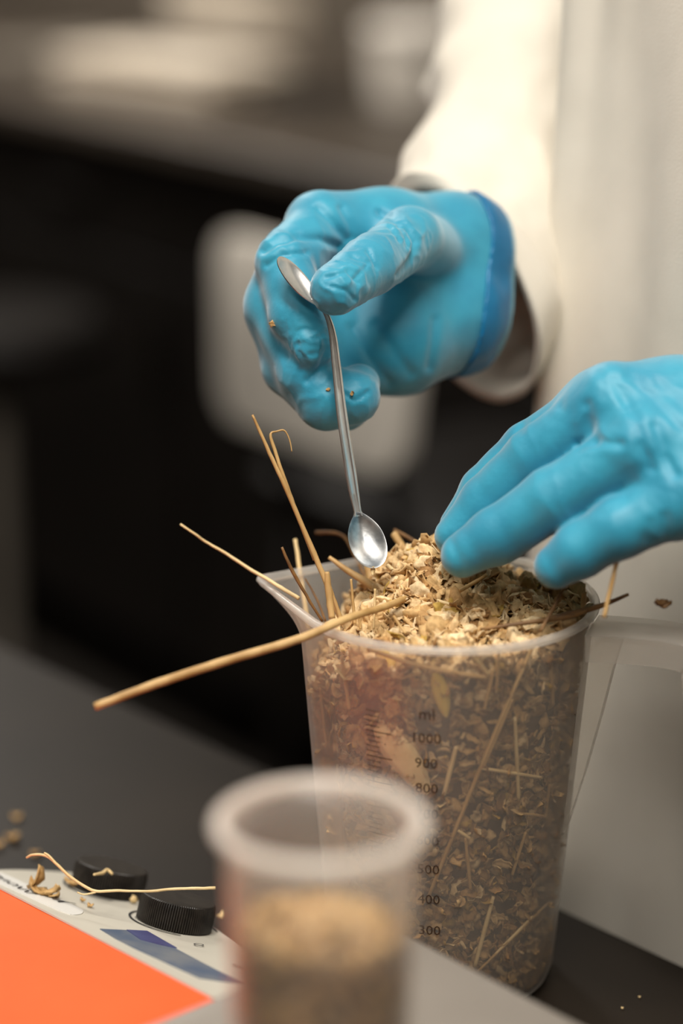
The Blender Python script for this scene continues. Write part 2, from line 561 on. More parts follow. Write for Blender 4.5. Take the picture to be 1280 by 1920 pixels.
# things standing on the back worktop
def place_box(name, px, py, w_, d_, h_, m, label, cat, rot=0.0, parts=()):
    g = ground(px, py)
    c, s = math.cos(rot), math.sin(rot)
    A = (UB*c+NB*s, -UB*s+NB*c, ZA)
    cen = g + A[1]*d_/2
    t = thing(name, (cen[0], cen[1], TZ+0.001), label, cat)
    return t, cen, A
def sheet_stack(name, px, py, w_, d_, n, m, label, rot, th=0.012):
    t, cen, A = place_box(name, px, py, w_, d_, 0, m, label, 'papers', rot)
    for i in range(n):
        j = random.uniform(-0.012, 0.012)
        V, F = box_geo(cen + A[0]*j + A[1]*j*0.6 + ZA*(th*(i+0.5)+0.001), A, (w_, d_, th*0.96), 0.002)
        mk('paper_sheaf', V, F, m, t, smooth=False)
    return t
sheet_stack('paper_stack', 250, 185, 0.32, 0.18, 4, M['paper'], 'cream stack of papers at the front of the back worktop, largest pale blur', 0.25, 0.014)
sheet_stack('paper_stack', -10, 145, 0.16, 0.22, 3, M['grey'], 'greyish stack of papers at the far left of the back worktop', -0.1, 0.014)
sheet_stack('paper_stack', 395, 66, 0.34, 0.16, 5, M['paper'], 'cream papers lying behind the front stack on the back worktop', -0.1, 0.016)
t, cen, A = place_box('folder', 534, 200, 0.15, 0.14, 0.02, M['dark'], 'dark flat folder on the back worktop between papers and white pot', 'folder', 0.1)
V, F = box_geo(cen+ZA*0.010, A, (0.15, 0.14, 0.017), 0.004); mk('cover', V, F, M['dark'], t, smooth=False)
V, F = box_geo(cen+ZA*0.010+A[0]*0.004, A, (0.15, 0.132, 0.010), 0.001); mk('pages', V, F, M['grey'], t, smooth=False)
# blue tray
t, cen, A = place_box('blue_tray', 335, 12, 0.26, 0.2, 0.05, M['blue'], 'blue tray behind the papers at the top of the photo', 'tray', 0.1)
rings = []
for (hx, hy, z) in ((0.11, 0.08, 0), (0.13, 0.10, 0.06), (0.126, 0.096, 0.06), (0.107, 0.077, 0.004)):
    q = rrect(hx, hy, 0.02); rings.append(cen + q[:, :1]*A[0] + q[:, 1:]*A[1] + ZA*(z+0.001))
V, F = loft(rings); shade(mk('tray_body', V, F, M['blue'], t), 40)
q0 = rrect(0.133, 0.103, 0.022); q1 = rrect(0.125, 0.095, 0.02)
rr = [cen + q[:, :1]*A[0] + q[:, 1:]*A[1] + ZA*z for q, z in ((q0, 0.058), (q0, 0.064), (q1, 0.064), (q1, 0.059))]
V, F = loft(rr, False); mk('tray_rim', V, F, M['blue'], t, smooth=False)
# white pot with lid
g = ground(715, 205); gc = g + NB*0.085
t = thing('white_pot', (gc[0], gc[1], TZ+0.001), 'round white pot on the back worktop beside the sleeve', 'pot')
V, F = lathe_geo(gc+ZA*0.001, [(0.070, 0), (0.078, 0.004), (0.084, 0.05), (0.086, 0.095)], 40); shade(mk('pot_body', V, F, M['white'], t), 40)
V, F = lathe_geo(gc+ZA*0.001, [(0.089, 0.096), (0.090, 0.110), (0.084, 0.117), (0.03, 0.121), (0.001, 0.121)], 40); shade(mk('lid', V, F, M['white'], t), 40)
# dark box further back
t, cen, A = place_box('dark_box', 838, 62, 0.17, 0.14, 0.12, M['dark'], 'small dark box behind the white pot, beside the shoulder', 'box', 0.0)
V, F = box_geo(cen+ZA*0.056, A, (0.17, 0.14, 0.11), 0.004); mk('box_body', V, F, M['dark'], t, smooth=False)
V, F = box_geo(cen+ZA*0.121, A, (0.176, 0.146, 0.018), 0.004); mk('box_lid', V, F, M['dark'], t, smooth=False)
t, cen, A = place_box('grey_box', 655, 30, 0.2, 0.12, 0.1, M['grey'], 'grey box behind the white pot at the top of the photo', 'box', 0.0)
V, F = box_geo(cen+ZA*0.066, A, (0.24, 0.12, 0.13), 0.005); mk('box_body', V, F, M['grey'], t, smooth=False)
V, F = box_geo(cen+ZA*0.141, A, (0.246, 0.126, 0.018), 0.004); mk('box_lid', V, F, M['grey'], t, smooth=False)
# pale grey post at the left edge
pp = hit_plane(-14, 700, NB, NF-0.25)
t = thing('stool', (pp[0], pp[1], 0.0), 'grey stool post and seat at the left edge in front of the dark cabinets', 'stool')
V, F = lathe_geo(np.array([pp[0], pp[1], 0.0]), [(0.018, 0.02), (0.018, 0.62)], 20); shade(mk('post', V, F, M['grey'], t), 40)
V, F = lathe_geo(np.array([pp[0]-0.0, pp[1], 0.0]), [(0.12, 0.0), (0.12, 0.012), (0.03, 0.03), (0.018, 0.05)], 28); shade(mk('foot_disc', V, F, M['grey'], t), 40)
V, F = lathe_geo(np.array([pp[0]-0.0, pp[1], 0.0]), [(0.05, 0.62), (0.15, 0.625), (0.16, 0.65), (0.14, 0.672), (0.01, 0.675)], 32); shade(mk('seat', V, F, M['dark'], t), 40)

# ------------------------------------------------------------------ front bench (black top)
e0, e1 = ground(0, 1202), ground(1280, 1802)
UT = unit(e1-e0); NTT = np.array([-UT[1], UT[0], 0.0])
if NTT[1] < 0: NTT = -NTT
def tb(s, n, z):                           # bench coordinates: along the edge, towards the aisle, above the top
    return e1 + UT*s + NTT*n + np.array([0, 0, z])
def tbox(name, s0, s1, n0, n1, z0, z1, m, parent=None, bev=0.003):
    V, F = box_geo(tb((s0+s1)/2, (n0+n1)/2, (z0+z1)/2), (UT, NTT, ZA), (s1-s0, n1-n0, z1-z0), bev)
    return mk(name, V, F, m, parent, smooth=False)
bench = thing('lab_bench', tb(-0.2, -0.4, -TZ), 'black-topped lab bench that carries the jug and the instruments', 'bench')
tbox('benchtop', -1.6, 1.2, -0.62, 0.0, -0.03, 0.0, M['benchtop'], bench, 0.004)
tbox('front_panel', -1.58, 1.18, -0.06, -0.04, -0.88, -0.031, M['dark'], bench)
tbox('rear_panel', -1.58, 1.18, -0.60, -0.58, -0.88, -0.031, M['dark'], bench)
tbox('end_panel', -1.58, -1.56, -0.58, -0.06, -0.88, -0.031, M['dark'], bench)
tbox('end_panel', 1.16, 1.18, -0.58, -0.06, -0.88, -0.031, M['dark'], bench)
tbox('plinth', -1.5, 1.1, -0.5, -0.12, -0.9, -0.881, M['dark'], bench)

# ------------------------------------------------------------------ measuring jug
JX, JY = 0.0404, 0.883
JC = np.array([JX, JY, TZ])
JH, JR0, JR1 = 0.160, 0.0443, 0.0574
SPA = math.radians(162)                    # spout azimuth; the handle is opposite
def jug_r(z, theta=None):
    r0 = JR0 + (JR1-JR0)*np.clip(z/JH, 0, 1.05)
    if theta is None: return r0
    a = np.abs((theta-SPA+math.pi) % (2*math.pi) - math.pi)
    rt = 0.006
    f = np.clip((z-0.140)/0.020, 0, 1)
    dt = (r0-rt) + f*(0.0705-(r0-rt))
    r = np.full_like(a, r0)
    if dt + rt > r0 + 1e-5:
        b = math.acos(min(1, (r0-rt)/dt))
        tx, ty = dt+rt*math.cos(b), rt*math.sin(b)
        at_ = math.atan2(ty, tx)
        m = a < b
        r = np.where(m, r0/np.cos(b-a), r)
        m2 = a < at_
        r = np.where(m2, dt*np.cos(a)+np.sqrt(np.maximum(rt*rt-(dt*np.sin(a))**2, 0)), r)
    return r
NTH = 200
TH = np.linspace(0, 2*math.pi, NTH, endpoint=False)
def jug_ring(z, off, spout=True):
    r = (jug_r(z, TH) if spout else np.full(NTH, jug_r(z))) + off
    return np.stack([JX + r*np.cos(TH), JY + r*np.sin(TH), np.full(NTH, TZ+z)], 1)
jug = thing('measuring_jug', (JX, JY, TZ), 'tall milky plastic measuring jug full of chopped straw, with spout and handle', 'jug')
prof = [(0.0005, -0.033), (0.0005, -0.006), (0.003, -0.0015), (0.008, 0.0), (0.03, 0), (0.06, 0), (0.09, 0), (0.115, 0), (0.138, 0), (0.144, 0), (0.149, 0), (0.1545, 0.0003),
        (0.1575, 0.0003), (0.1585, -0.0014), (0.1545, -0.0016), (0.149, -0.0016), (0.144, -0.0016), (0.138, -0.0016), (0.115, -0.0016),
        (0.09, -0.0016), (0.06, -0.0016), (0.03, -0.0016), (0.008, -0.0018), (0.004, -0.004), (0.003, -0.008), (0.003, -0.033)]
V, F = loft([jug_ring(z, o) for z, o in prof])
mk('body', V, F, M['jug'], jug)
lip = [(0.1572, 0.0002), (0.1572, 0.0012), (0.1580, 0.0018), (0.1592, 0.0018), (0.1600, 0.0009), (0.1602, -0.0006), (0.1595, -0.0017), (0.1580, -0.0017), (0.1572, 0.0002)]
V, F = loft([jug_ring(z, o) for z, o in lip], False)
mk('rim', V, F, M['jug_solid'], jug)
# handle: an open hook, channel section, opposite the spout
HA = SPA + math.pi
HD = np.array([math.cos(HA), math.sin(HA), 0]); HS = np.array([-math.sin(HA), math.cos(HA), 0])
hp = catmull([JC + HD*0.0575 + ZA*0.1545, JC + HD*0.072 + ZA*0.1552, JC + HD*0.090 + ZA*0.1550, JC + HD*0.1005 + ZA*0.1515, JC + HD*0.1045 + ZA*0.142,
              JC + HD*0.1065 + ZA*0.115, JC + HD*0.109 + ZA*0.088, JC + HD*0.111 + ZA*0.066], 40)
Tn = np.gradient(hp, axis=0); Tn /= np.linalg.norm(Tn, axis=1)[:, None]
On = np.cross(HS, Tn); On = -On if On[0][2] < 0 else On          # outward side of the strap
sec = [(-0.0125, 0.0), (0.0125, 0.0), (0.0125, -0.0105), (0.0111, -0.0105), (0.0111, -0.0015), (-0.0111, -0.0015), (-0.0111, -0.0105), (-0.0125, -0.0105)]
rings = []
for i in range(len(hp)):
    fl = 1.0 - 0.35*i/len(hp)
    rings.append(np.array([hp[i] + HS*a*fl + On[i]*b for a, b in sec]))
V, F = loft(rings)
shade(mk('handle', V, F, M['jug_handle'], jug), 30)
# web under the handle: wedge that tapers down the body
wv = []
for z, ex in ((0.153, 0.0135), (0.140, 0.0110), (0.120, 0.0085), (0.095, 0.0048), (0.078, 0.0016), (0.070, 0.0002)):
    r = jug_r(z)
    wv.append(np.array([JC + HD*(r+d) + HS*s + ZA*z for d, s in ((-0.0004, -0.006), (ex, -0.0045), (ex, 0.0045), (-0.0004, 0.006))]))
V, F = loft(wv)
shade(mk('handle_web', V, F, M['jug'], jug), 30)

def wall_front(px, py, off):
    """where a view ray meets the near side of the jug wall (offset inwards by off)"""
    r = ray(px, py); best = None
    for t in np.linspace(0.78, 1.02, 1600):
        p = CAM + r*t
        z = p[2]-TZ
        if math.hypot(p[0]-JX, p[1]-JY) < jug_r(z) - off:
            return p
    return None
# printed scale: numbers and ticks wrapped on the outside of the wall
def text_mesh(body, size, italic=0.0):
    cu = bpy.data.curves.new('t', 'FONT'); cu.body = body; cu.size = size; cu.align_x = 'CENTER'; cu.align_y = 'CENTER'; cu.shear = italic
    cu.resolution_u = 2
    o = bpy.data.objects.new('t', cu); COL.objects.link(o)
    dg = bpy.context.evaluated_depsgraph_get(); dg.update()
    me = bpy.data.meshes.new_from_object(o.evaluated_get(dg))
    V = np.array([v.co[:] for v in me.vertices]); F = [tuple(p.vertices) for p in me.polygons]
    bpy.data.objects.remove(o); bpy.data.curves.remove(cu); bpy.data.meshes.remove(me)
    return V, F
def wrap(V, th0, z0):
    z = z0 + V[:, 1]; r = JR0 + (JR1-JR0)*z/JH + 0.00025
    th = th0 + V[:, 0]/r
    return np.stack([JX+r*np.cos(th), JY+r*np.sin(th), TZ+z], 1)
for (txt, py) in (('1000', 1385), ('900', 1432), ('800', 1479), ('700', 1527), ('600', 1577), ('500', 1631), ('400', 1687), ('300', 1745), ('200', 1806), ('100', 1868)):
    p = wall_front(798 + 0.02*(py-1400), py, -0.0002)
    th0 = math.atan2(p[1]-JY, p[0]-JX)
    V, F = text_mesh(txt, 0.0058)
    mk('graduation_number', wrap(V, th0, p[2]-TZ), F, M['mark'], jug, smooth=False)
    tv = np.array([(x, y, 0) for y in (-0.0002, 0.0002) for x in np.linspace(-0.024, -0.013, 8)])
    F = [(i, i+1, 9+i, 8+i) for i in range(7)]
    mk('graduation_mark', wrap(tv, th0, p[2]-TZ), F, M['mark'], jug, smooth=False)
    tb_ = MB()
    for q in range(1, 5):
        tv = np.array([(x, y + q*0.0021, 0) for y in (-0.00014, 0.00014) for x in np.linspace(-0.024, -0.018, 6)])
        tb_.add(wrap(tv, th0, p[2]-TZ), [(i, i+1, 7+i, 6+i) for i in range(5)])
    tag(tb_.build('small_mark', M['mark'], jug, smooth=False), kind='stuff')
V, F = text_mesh('ml', 0.0065)
p = wall_front(800, 1340, -0.0002)
mk('unit_mark', wrap(V, math.atan2(p[1]-JY, p[0]-JX), p[2]-TZ), F, M['mark'], jug, smooth=False)

# ------------------------------------------------------------------ chopped straw and flake mash (nobody could count it)
def heap_z(x, y):
    dx, dy = x-JX, y-JY
    b = 0.1505 + 0.11*dx - 0.02*dy
    b = b + 0.023*np.exp(-((dx+0.006)**2 + (dy-0.010)**2)/(2*0.019**2))
    b = b + 0.002*np.exp(-((dx-0.026)**2 + (dy-0.0)**2)/(2*0.014**2))
    b = b - 0.030*np.clip((-dx-0.030)/0.026, 0, 1)**1.3
    return b + 0.004*vnoise(np.stack([dx*90, dy*90, dx*0+3.1], 1))

FL_U, FL_V = 6, 4
def flake(L, W, curl, th, rg, crink=0.25):
    u = np.linspace(-1, 1, FL_U); v = np.linspace(-1, 1, FL_V)
    uu, vv = np.meshgrid(u, v, indexing='ij')
    wid = (1-0.55*np.abs(uu)**2.2)*(1+0.25*rg.standard_normal((FL_U, 1)))
    x = uu*L/2*(1+0.06*rg.standard_normal(uu.shape)); y = vv*W/2*wid
    z = curl*L*(uu**2)*0.5 + rg.uniform(-1, 1)*0.35*W*vv**2 + crink*W*0.35*rg.standard_normal(uu.shape)
    P = np.stack([x, y, z], -1).reshape(-1, 3)
    a = np.concatenate([P + [0, 0, th/2], P - [0, 0, th/2]])
    return a
def _flake_faces():
    F = []; n = FL_U*FL_V
    for i in range(FL_U-1):
        for j in range(FL_V-1):
            a = i*FL_V+j
            F.append((a, a+FL_V, a+FL_V+1, a+1)); F.append((n+a+1, n+a+FL_V+1, n+a+FL_V, n+a))
    bd = [(i*FL_V) for i in range(FL_U)] + [((FL_U-1)*FL_V+j) for j in range(1, FL_V)] + [(i*FL_V+FL_V-1) for i in range(FL_U-2, -1, -1)] + [j for j in range(FL_V-2, 0, -1)]
    for q in range(len(bd)):
        a, b = bd[q], bd[(q+1) % len(bd)]
        F.append((a, n+a, n+b, b))
    return np.array(F)
FLF = _flake_faces()
def rand_rot(rg, nrm=None, spread=1.0):
    if nrm is None:
        q = rg.standard_normal(4); q /= np.linalg.norm(q)
        return np.array(Matrix.Rotation(0, 3, 'X').to_3x3()) if False else np.array(__import__('mathutils').Quaternion(q).to_matrix())
    n = unit(np.asarray(nrm) + spread*rg.standard_normal(3))
    t = unit(np.cross(n, rg.standard_normal(3)))
    return np.stack([t, np.cross(n, t), n], 1)
class Flakes:
    def __init__(s): s.V, s.F, s.C, s.n = [], [], [], 0
    def put(s, P, pos, R, c):
        s.V.append(P @ R.T + pos); s.F.append(FLF + s.n); s.n += len(P)
        s.C.append(np.tile(c, (len(P), 1)))
    def raw(s, V, F, C):
        s.V.append(V); s.C.append(C); s.n0 = s.n
        s.F += [np.array(F) + s.n] ; s.n += len(V)
PAL = np.array([lin(222, 190, 142)[:3], lin(206, 170, 118)[:3], lin(190, 150, 98)[:3], lin(232, 206, 164)[:3], lin(160, 120, 74)[:3], lin(196, 160, 80)[:3]])
def pick(rg, p=(0.30, 0.26, 0.16, 0.17, 0.07, 0.04)):
    return PAL[rg.choice(6, p=p)]*rg.uniform(0.8, 1.1)
_ico = None
def lump(rg, r, pos):
    """a crumbly clot: noise-folded ball"""
    global _ico
    if _ico is None:
        import bmesh
        bm = bmesh.new(); bmesh.ops.create_icosphere(bm, subdivisions=3, radius=1.0)
        _ico = (np.array([v.co[:] for v in bm.verts]), np.array([[v.index for v in f.verts] for f in bm.faces])); bm.free()
    V, F = _ico
    o = rg.uniform(0, 50, 3)
    n1 = fbm(V*1.5+o, 2); n2 = ridged(V*2.6+o)
    rr = r*(1 + 0.38*n1 + 0.26*n2)
    sc = np.array([rg.uniform(0.9, 1.5), rg.uniform(0.7, 1.1), rg.uniform(0.35, 0.6)])
    return (V*rr[:, None]*sc) @ rand_rot(rg).T + pos, F
mash = Flakes()
# loose core under the pieces
cz, core = [], []
NT2 = 96
tt = np.linspace(0, 2*math.pi, NT2, endpoint=False)
for z in np.linspace(0.004, 0.136, 30):
    r = jug_r(z) - 0.0046
    rr = r - 0.0012*(1+vnoise(np.stack([np.cos(tt)*r*220, np.sin(tt)*r*220, np.full(NT2, z*220)], 1)))
    core.append(np.stack([JX+rr*np.cos(tt), JY+rr*np.sin(tt), np.full(NT2, TZ+z)], 1))
for f in (0.97, 0.85, 0.7, 0.55, 0.4, 0.25, 0.1, 0.02):
    r = (jug_r(0.145)-0.006)*f
    x, y = JX+r*np.cos(tt), JY+r*np.sin(tt)
    core.append(np.stack([x, y, TZ + np.maximum(heap_z(x, y)-0.0045, 0.02)], 1))
cv, cf = loft(core)
quad = np.array([f for f in cf if len(f) == 4])
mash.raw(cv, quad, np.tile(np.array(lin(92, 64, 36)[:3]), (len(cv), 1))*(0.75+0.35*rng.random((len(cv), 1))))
# flakes pressed against the wall, all round
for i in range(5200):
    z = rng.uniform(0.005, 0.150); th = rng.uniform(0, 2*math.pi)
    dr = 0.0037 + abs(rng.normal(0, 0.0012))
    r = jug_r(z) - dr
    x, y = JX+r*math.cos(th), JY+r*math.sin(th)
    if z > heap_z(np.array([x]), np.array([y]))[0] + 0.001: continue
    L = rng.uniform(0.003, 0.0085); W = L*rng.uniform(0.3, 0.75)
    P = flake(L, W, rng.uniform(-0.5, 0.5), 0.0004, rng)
    mash.put(P, np.array([x, y, TZ+z]), rand_rot(rng, (math.cos(th), math.sin(th), 0), 0.45), pick(rng, (0.18, 0.26, 0.24, 0.08, 0.17, 0.07))*np.array([0.74, 0.70, 0.62]))  # browner mix; colour darkened to stand in for light falloff inside the jug
# flakes and clots on the heap
for i in range(1900):
    r = (jug_r(0.15)-0.005)*math.sqrt(rng.random()); th = rng.uniform(0, 2*math.pi)
    x, y = JX+r*math.cos(th), JY+r*math.sin(th)
    z = heap_z(np.array([x]), np.array([y]))[0] + rng.uniform(-0.004, 0.0022)
    L = rng.uniform(0.003, 0.0110); W = L*rng.uniform(0.3, 0.8)
    mash.put(flake(L, W, rng.uniform(-0.7, 0.7), 0.00045, rng, 0.4), np.array([x, y, TZ+z]), rand_rot(rng, (0, -0.3, 1), 0.7), pick(rng))
for i in range(330):
    r = (jug_r(0.15)-0.008)*math.sqrt(rng.random()); th = rng.uniform(0, 2*math.pi)
    x, y = JX+r*math.cos(th), JY+r*math.sin(th)
    z = heap_z(np.array([x]), np.array([y]))[0] - 0.0012
    V, F = lump(rng, rng.uniform(0.0024, 0.0058), np.array([x, y, TZ+z]))
    c = pick(rng, (0.36, 0.26, 0.08, 0.26, 0.02, 0.02))
    mash.raw(V, np.concatenate([F, F[:, -1:]], 1), np.tile(c, (len(V), 1)))
def flakes_build(fl, name, m, origin):
    V = np.concatenate(fl.V); C = np.concatenate(fl.C)
    F = np.concatenate(fl.F)
    tri = F[:, 2] == F[:, 3]
    FF = F[~tri].tolist() + F[tri][:, :3].tolist()
    return mk(name, V, FF, m, None, origin, True, C)
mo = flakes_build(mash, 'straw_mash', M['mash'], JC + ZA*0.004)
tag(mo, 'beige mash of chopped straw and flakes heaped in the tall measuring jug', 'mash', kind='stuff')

# ------------------------------------------------------------------ single straws
def straw(pts, radii, m, label, name='straw', cat='straw', group=None, n=None, flat=1.0, kink=False):
    P = [at(*p) if len(p) == 3 else np.asarray(p) for p in pts] if not isinstance(pts, np.ndarray) else pts
    P = np.array(P)
    if kink:
        Q = [P[0]]
        for a, b in zip(P[:-1], P[1:]):
            Q += [a+(b-a)*0.06, a+(b-a)*0.5, a+(b-a)*0.94, b]
        P2 = np.array(Q)
        R = np.interp(np.linspace(0, 1, len(P2)), np.linspace(0, 1, len(radii)), radii)
        V, F = tube_geo(P2, R, 8, flat, smooth=False)
    else:
        n = n or max(10, 6*len(P))
        V, F = tube_geo(P, np.array(radii), 8, flat, n=n)
    V = V + 0.00012*np.stack([vnoise(V*400+k*9.1) for k in range(3)], 1)
    o = mk(name, V, F, m)
    return tag(o, label, cat, group)
mm = 0.001
ST, SP, SD = M['straw'], M['straw_pale'], M['straw_dark']
straw([(178, 1325, 0.868), (290, 1283, 0.874), (420, 1240, 0.882), (560, 1198, 0.888), (650, 1160, 0.896), (720, 1138, 0.910), (768, 1118, 0.925)],
      [1.5*mm, 1.7*mm, 1.7*mm, 1.5*mm, 1.3*mm], ST, 'long thick golden straw reaching out over the rim to the left, over the black bench')
straw([(473, 778, 0.925), (500, 838, 0.926), (540, 925, 0.927), (580, 1018, 0.929), (604, 1075, 0.930), (640, 1165, 0.932)],
      [0.5*mm, 0.8*mm, 0.95*mm, 1.1*mm, 1.1*mm], ST, 'tallest straight golden straw, standing up from the left side of the jug')
straw([(547, 847, 0.930), (543, 826, 0.930), (533, 807, 0.930), (518, 809, 0.929), (507, 815, 0.928), (515, 845, 0.928), (536, 906, 0.928), (565, 985, 0.930), (590, 1050, 0.931)],
      [0.22*mm, 0.3*mm, 0.35*mm, 0.7*mm, 0.75*mm, 0.8*mm], ST, 'tall straw with a thin broken tip bent over, beside the tallest straw', n=60)
straw([(338, 983, 0.952), (365, 1001, 0.950), (384, 1015, 0.951), (420, 1036, 0.949), (460, 1062, 0.947), (497, 1084, 0.944), (530, 1104, 0.938), (560, 1122, 0.935)],
      [0.45*mm, 0.5*mm, 0.65*mm, 0.75*mm, 0.8*mm], SP, 'thin pale straw lying across the spout and pointing up to the left', n=50)
straw([(528, 1026, 0.925), (548, 1070, 0.926), (575, 1118, 0.928), (604, 1165, 0.93)], [0.5*mm, 0.75*mm, 0.6*mm, 0.5*mm], SD, 'short brown straw with a dark node just inside the spout')
straw([(553, 1011, 0.972), (562, 1070, 0.968), (572, 1140, 0.962), (578, 1180, 0.958)], [0.8*mm, 0.9*mm, 1.0*mm, 1.1*mm], SP, 'short upright pale straw behind the brown one at the spout')
straw([(613, 1072, 0.915), (616, 1110, 0.915), (622, 1160, 0.915)], [0.9*mm, 1.4*mm, 1.3*mm], ST, 'broad golden straw piece leaning inside the left wall of the jug')
straw([(572, 1085, 0.95), (592, 1120, 0.949), (610, 1165, 0.945)], [0.3*mm, 0.45*mm, 0.5*mm], SD, 'hair-thin brown straw behind the broad golden piece')
straw([(618, 1100, 0.925), (630, 1135, 0.925), (642, 1172, 0.925)], [0.6*mm, 0.8*mm, 0.8*mm], ST, 'slim golden straw next to the broad golden piece')
straw([(658, 1086, 0.922), (661, 1120, 0.922), (665, 1172, 0.922)], [0.45*mm, 0.55*mm, 0.6*mm], ST, 'thin upright straw left of the heap, in front of a clot')
straw([(703, 1104, 0.915), (702, 1140, 0.915), (700, 1180, 0.915)], [0.45*mm, 0.45*mm, 0.4*mm], SP, 'short pale upright straw below the spoon bowl')
straw([(672, 1148, 0.915), (676, 1180, 0.915)], [0.4*mm, 0.5*mm], ST, 'tiny upright straw at the front rim left of the pale one')
straw([(738, 1001, 0.968), (765, 1040, 0.962), (795, 1085, 0.955)], [1.5*mm, 1.4*mm, 1.3*mm], ST, 'thick golden straw between the spoon bowl and the fingertips')
straw([(738, 994, 0.975), (762, 1006, 0.974), (787, 1021, 0.973), (797, 1040, 0.970), (812, 1075, 0.965)], [0.9*mm, 0.8*mm, 0.7*mm], SD, 'bent brown straw behind the thick golden one', kink=True)
straw([(592, 999, 0.995), (626, 999, 0.990), (646, 1008, 0.985), (662, 1037, 0.980), (690, 1095, 0.972)], [0.8*mm, 0.7*mm, 0.6*mm, 0.7*mm], SD, 'brown bent straw behind the left edge of the spoon bowl')
straw([(617, 1045, 0.950), (655, 1072, 0.947), (715, 1108, 0.940)], [0.8*mm, 1.3*mm, 1.9*mm], ST, 'golden straw slanting into the heap behind the thin upright straw')
straw([(690, 1062, 0.962), (700, 1110, 0.955)], [1.7*mm, 1.7*mm], ST, 'short thick straw stub under the spoon bowl')
straw([(726, 1060, 0.935), (765, 1092, 0.930), (800, 1118, 0.923), (850, 1135, 0.917), (905, 1148, 0.912)], [0.9*mm, 0.8*mm, 0.7*mm, 0.6*mm], SP, 'long pale straw lying across the front of the heap')
straw([(862, 1108, 0.915), (912, 1078, 0.92)], [0.8*mm, 0.7*mm], ST, 'short golden straw on the heap under the ring finger')
straw([(760, 1188, 0.9), (738, 1155, 0.905)], [0.5*mm, 0.6*mm], ST, 'short straw in the dark hollow at the front of the heap')
straw([(1006, 1166, 0.905), (1070, 1150, 0.903), (1120, 1138, 0.900), (1178, 1115, 0.897)], [1.0*mm, 1.2*mm, 1.1*mm, 0.6*mm], SD, 'dark brown straw lying over the rim towards the handle')
straw([(900, 1180, 0.895), (985, 1168, 0.896), (1060, 1158, 0.898), (1100, 1146, 0.9)], [0.5*mm, 0.9*mm, 0.9*mm, 0.5*mm], SD, 'thin brown straw along the front rim below the little finger')
straw([(1157, 1048, 0.876), (1147, 1092, 0.876), (1132, 1158, 0.876)], [0.8*mm, 0.85*mm, 0.8*mm], ST, 'golden straw upright beside the handle root')
straw([(1060, 1098, 0.893), (1040, 1135, 0.893), (1012, 1185, 0.890)], [0.6*mm, 0.7*mm, 0.7*mm], SD, 'brown straw slanting down from the little fingertip')
straw([(1096, 1110, 0.905), (1090, 1150, 0.905)], [0.9*mm, 0.8*mm], ST, 'short straw stub at the right rim')
# straws pressed against the inside of the front wall
GW = 'straws pressed against the inside of the front wall of the jug'
LW = iter(['long diagonal straw inside the jug wall, running from the rim down to the scale numbers', 'short upright straw inside the jug wall near its right edge, just below the rim', 'upright straw inside the jug wall right of centre, crossing a level straw', 'slanting straw inside the jug wall parallel to and right of the long diagonal one', 'thin steep straw inside the jug wall right of the number 600', 'tiny straw stub bent off the top of the steep straw beside the number 600', 'short slanting straw inside the jug wall just right of the number 900', 'steep straw low inside the jug wall, ending at the edge of the grey platform', 'long thin slanting straw low inside the jug wall at the right', 'short thin straw lying along the long slanting one low in the jug', 'level straw inside the jug wall crossed by the upright one', 'kinked straw inside the jug wall near its right edge below the level straw', 'pale curved straw inside the jug wall running along under the front rim', 'short left-slanting straw inside the jug wall, right of the pale curved one', 'short upright straw under the front rim beside the long diagonal straw', 'short straw under the front rim slanting right, above the yellowish leaf', 'upright straw inside the jug wall at the left below the rim', 'thin straw inside the jug wall at its far left edge', 'short slanting straw inside the jug wall low at the right, above the long thin one', 'thin upright straw inside the jug wall at the far right, halfway down'])
for pts, r in (([(1004, 1200), (940, 1345), (880, 1490), (800, 1690)], 0.9), ([(1030, 1222), (1036, 1322)], 0.9), ([(965, 1345), (972, 1500)], 0.8),
               ([(960, 1310), (905, 1440)], 0.8), ([(872, 1570), (882, 1668)], 0.7), ([(858, 1557), (880, 1572)], 0.7), ([(855, 1400), (832, 1490)], 1.0),
               ([(925, 1680), (890, 1812)], 0.9), ([(1028, 1692), (895, 1822)], 0.6), ([(998, 1718), (912, 1806)], 0.6), ([(900, 1440), (1015, 1458)], 0.7),
               ([(1030, 1470), (1022, 1530), (962, 1524)], 0.7), ([(690, 1216), (770, 1245), (850, 1262), (912, 1270)], 1.0), ([(925, 1255), (908, 1330)], 0.8),
               ([(935, 1220), (930, 1300)], 0.7), ([(875, 1215), (915, 1265)], 0.9), ([(640, 1230), (655, 1330)], 0.8), ([(600, 1290), (612, 1400)], 0.6),
               ([(985, 1560), (960, 1640)], 0.7), ([(1050, 1560), (1035, 1680)], 0.6)):
    P = []
    full = []
    for a, b in zip(pts[:-1], pts[1:]):
        for t in np.linspace(0, 1, 5)[(0 if not full else 1):]: full.append((a[0]+(b[0]-a[0])*t, a[1]+(b[1]-a[1])*t))
    P = np.array([p for p in (wall_front(x, y, 0.0017+r*mm) for x, y in full) if p is not None])
    V, F = tube_geo(P, np.array([r*mm*0.8, r*mm, r*mm*0.85]), 7, n=22)
    tag(mk('straw', V, F, random.choice([ST, ST, SP])), next(LW), 'straw', GW)
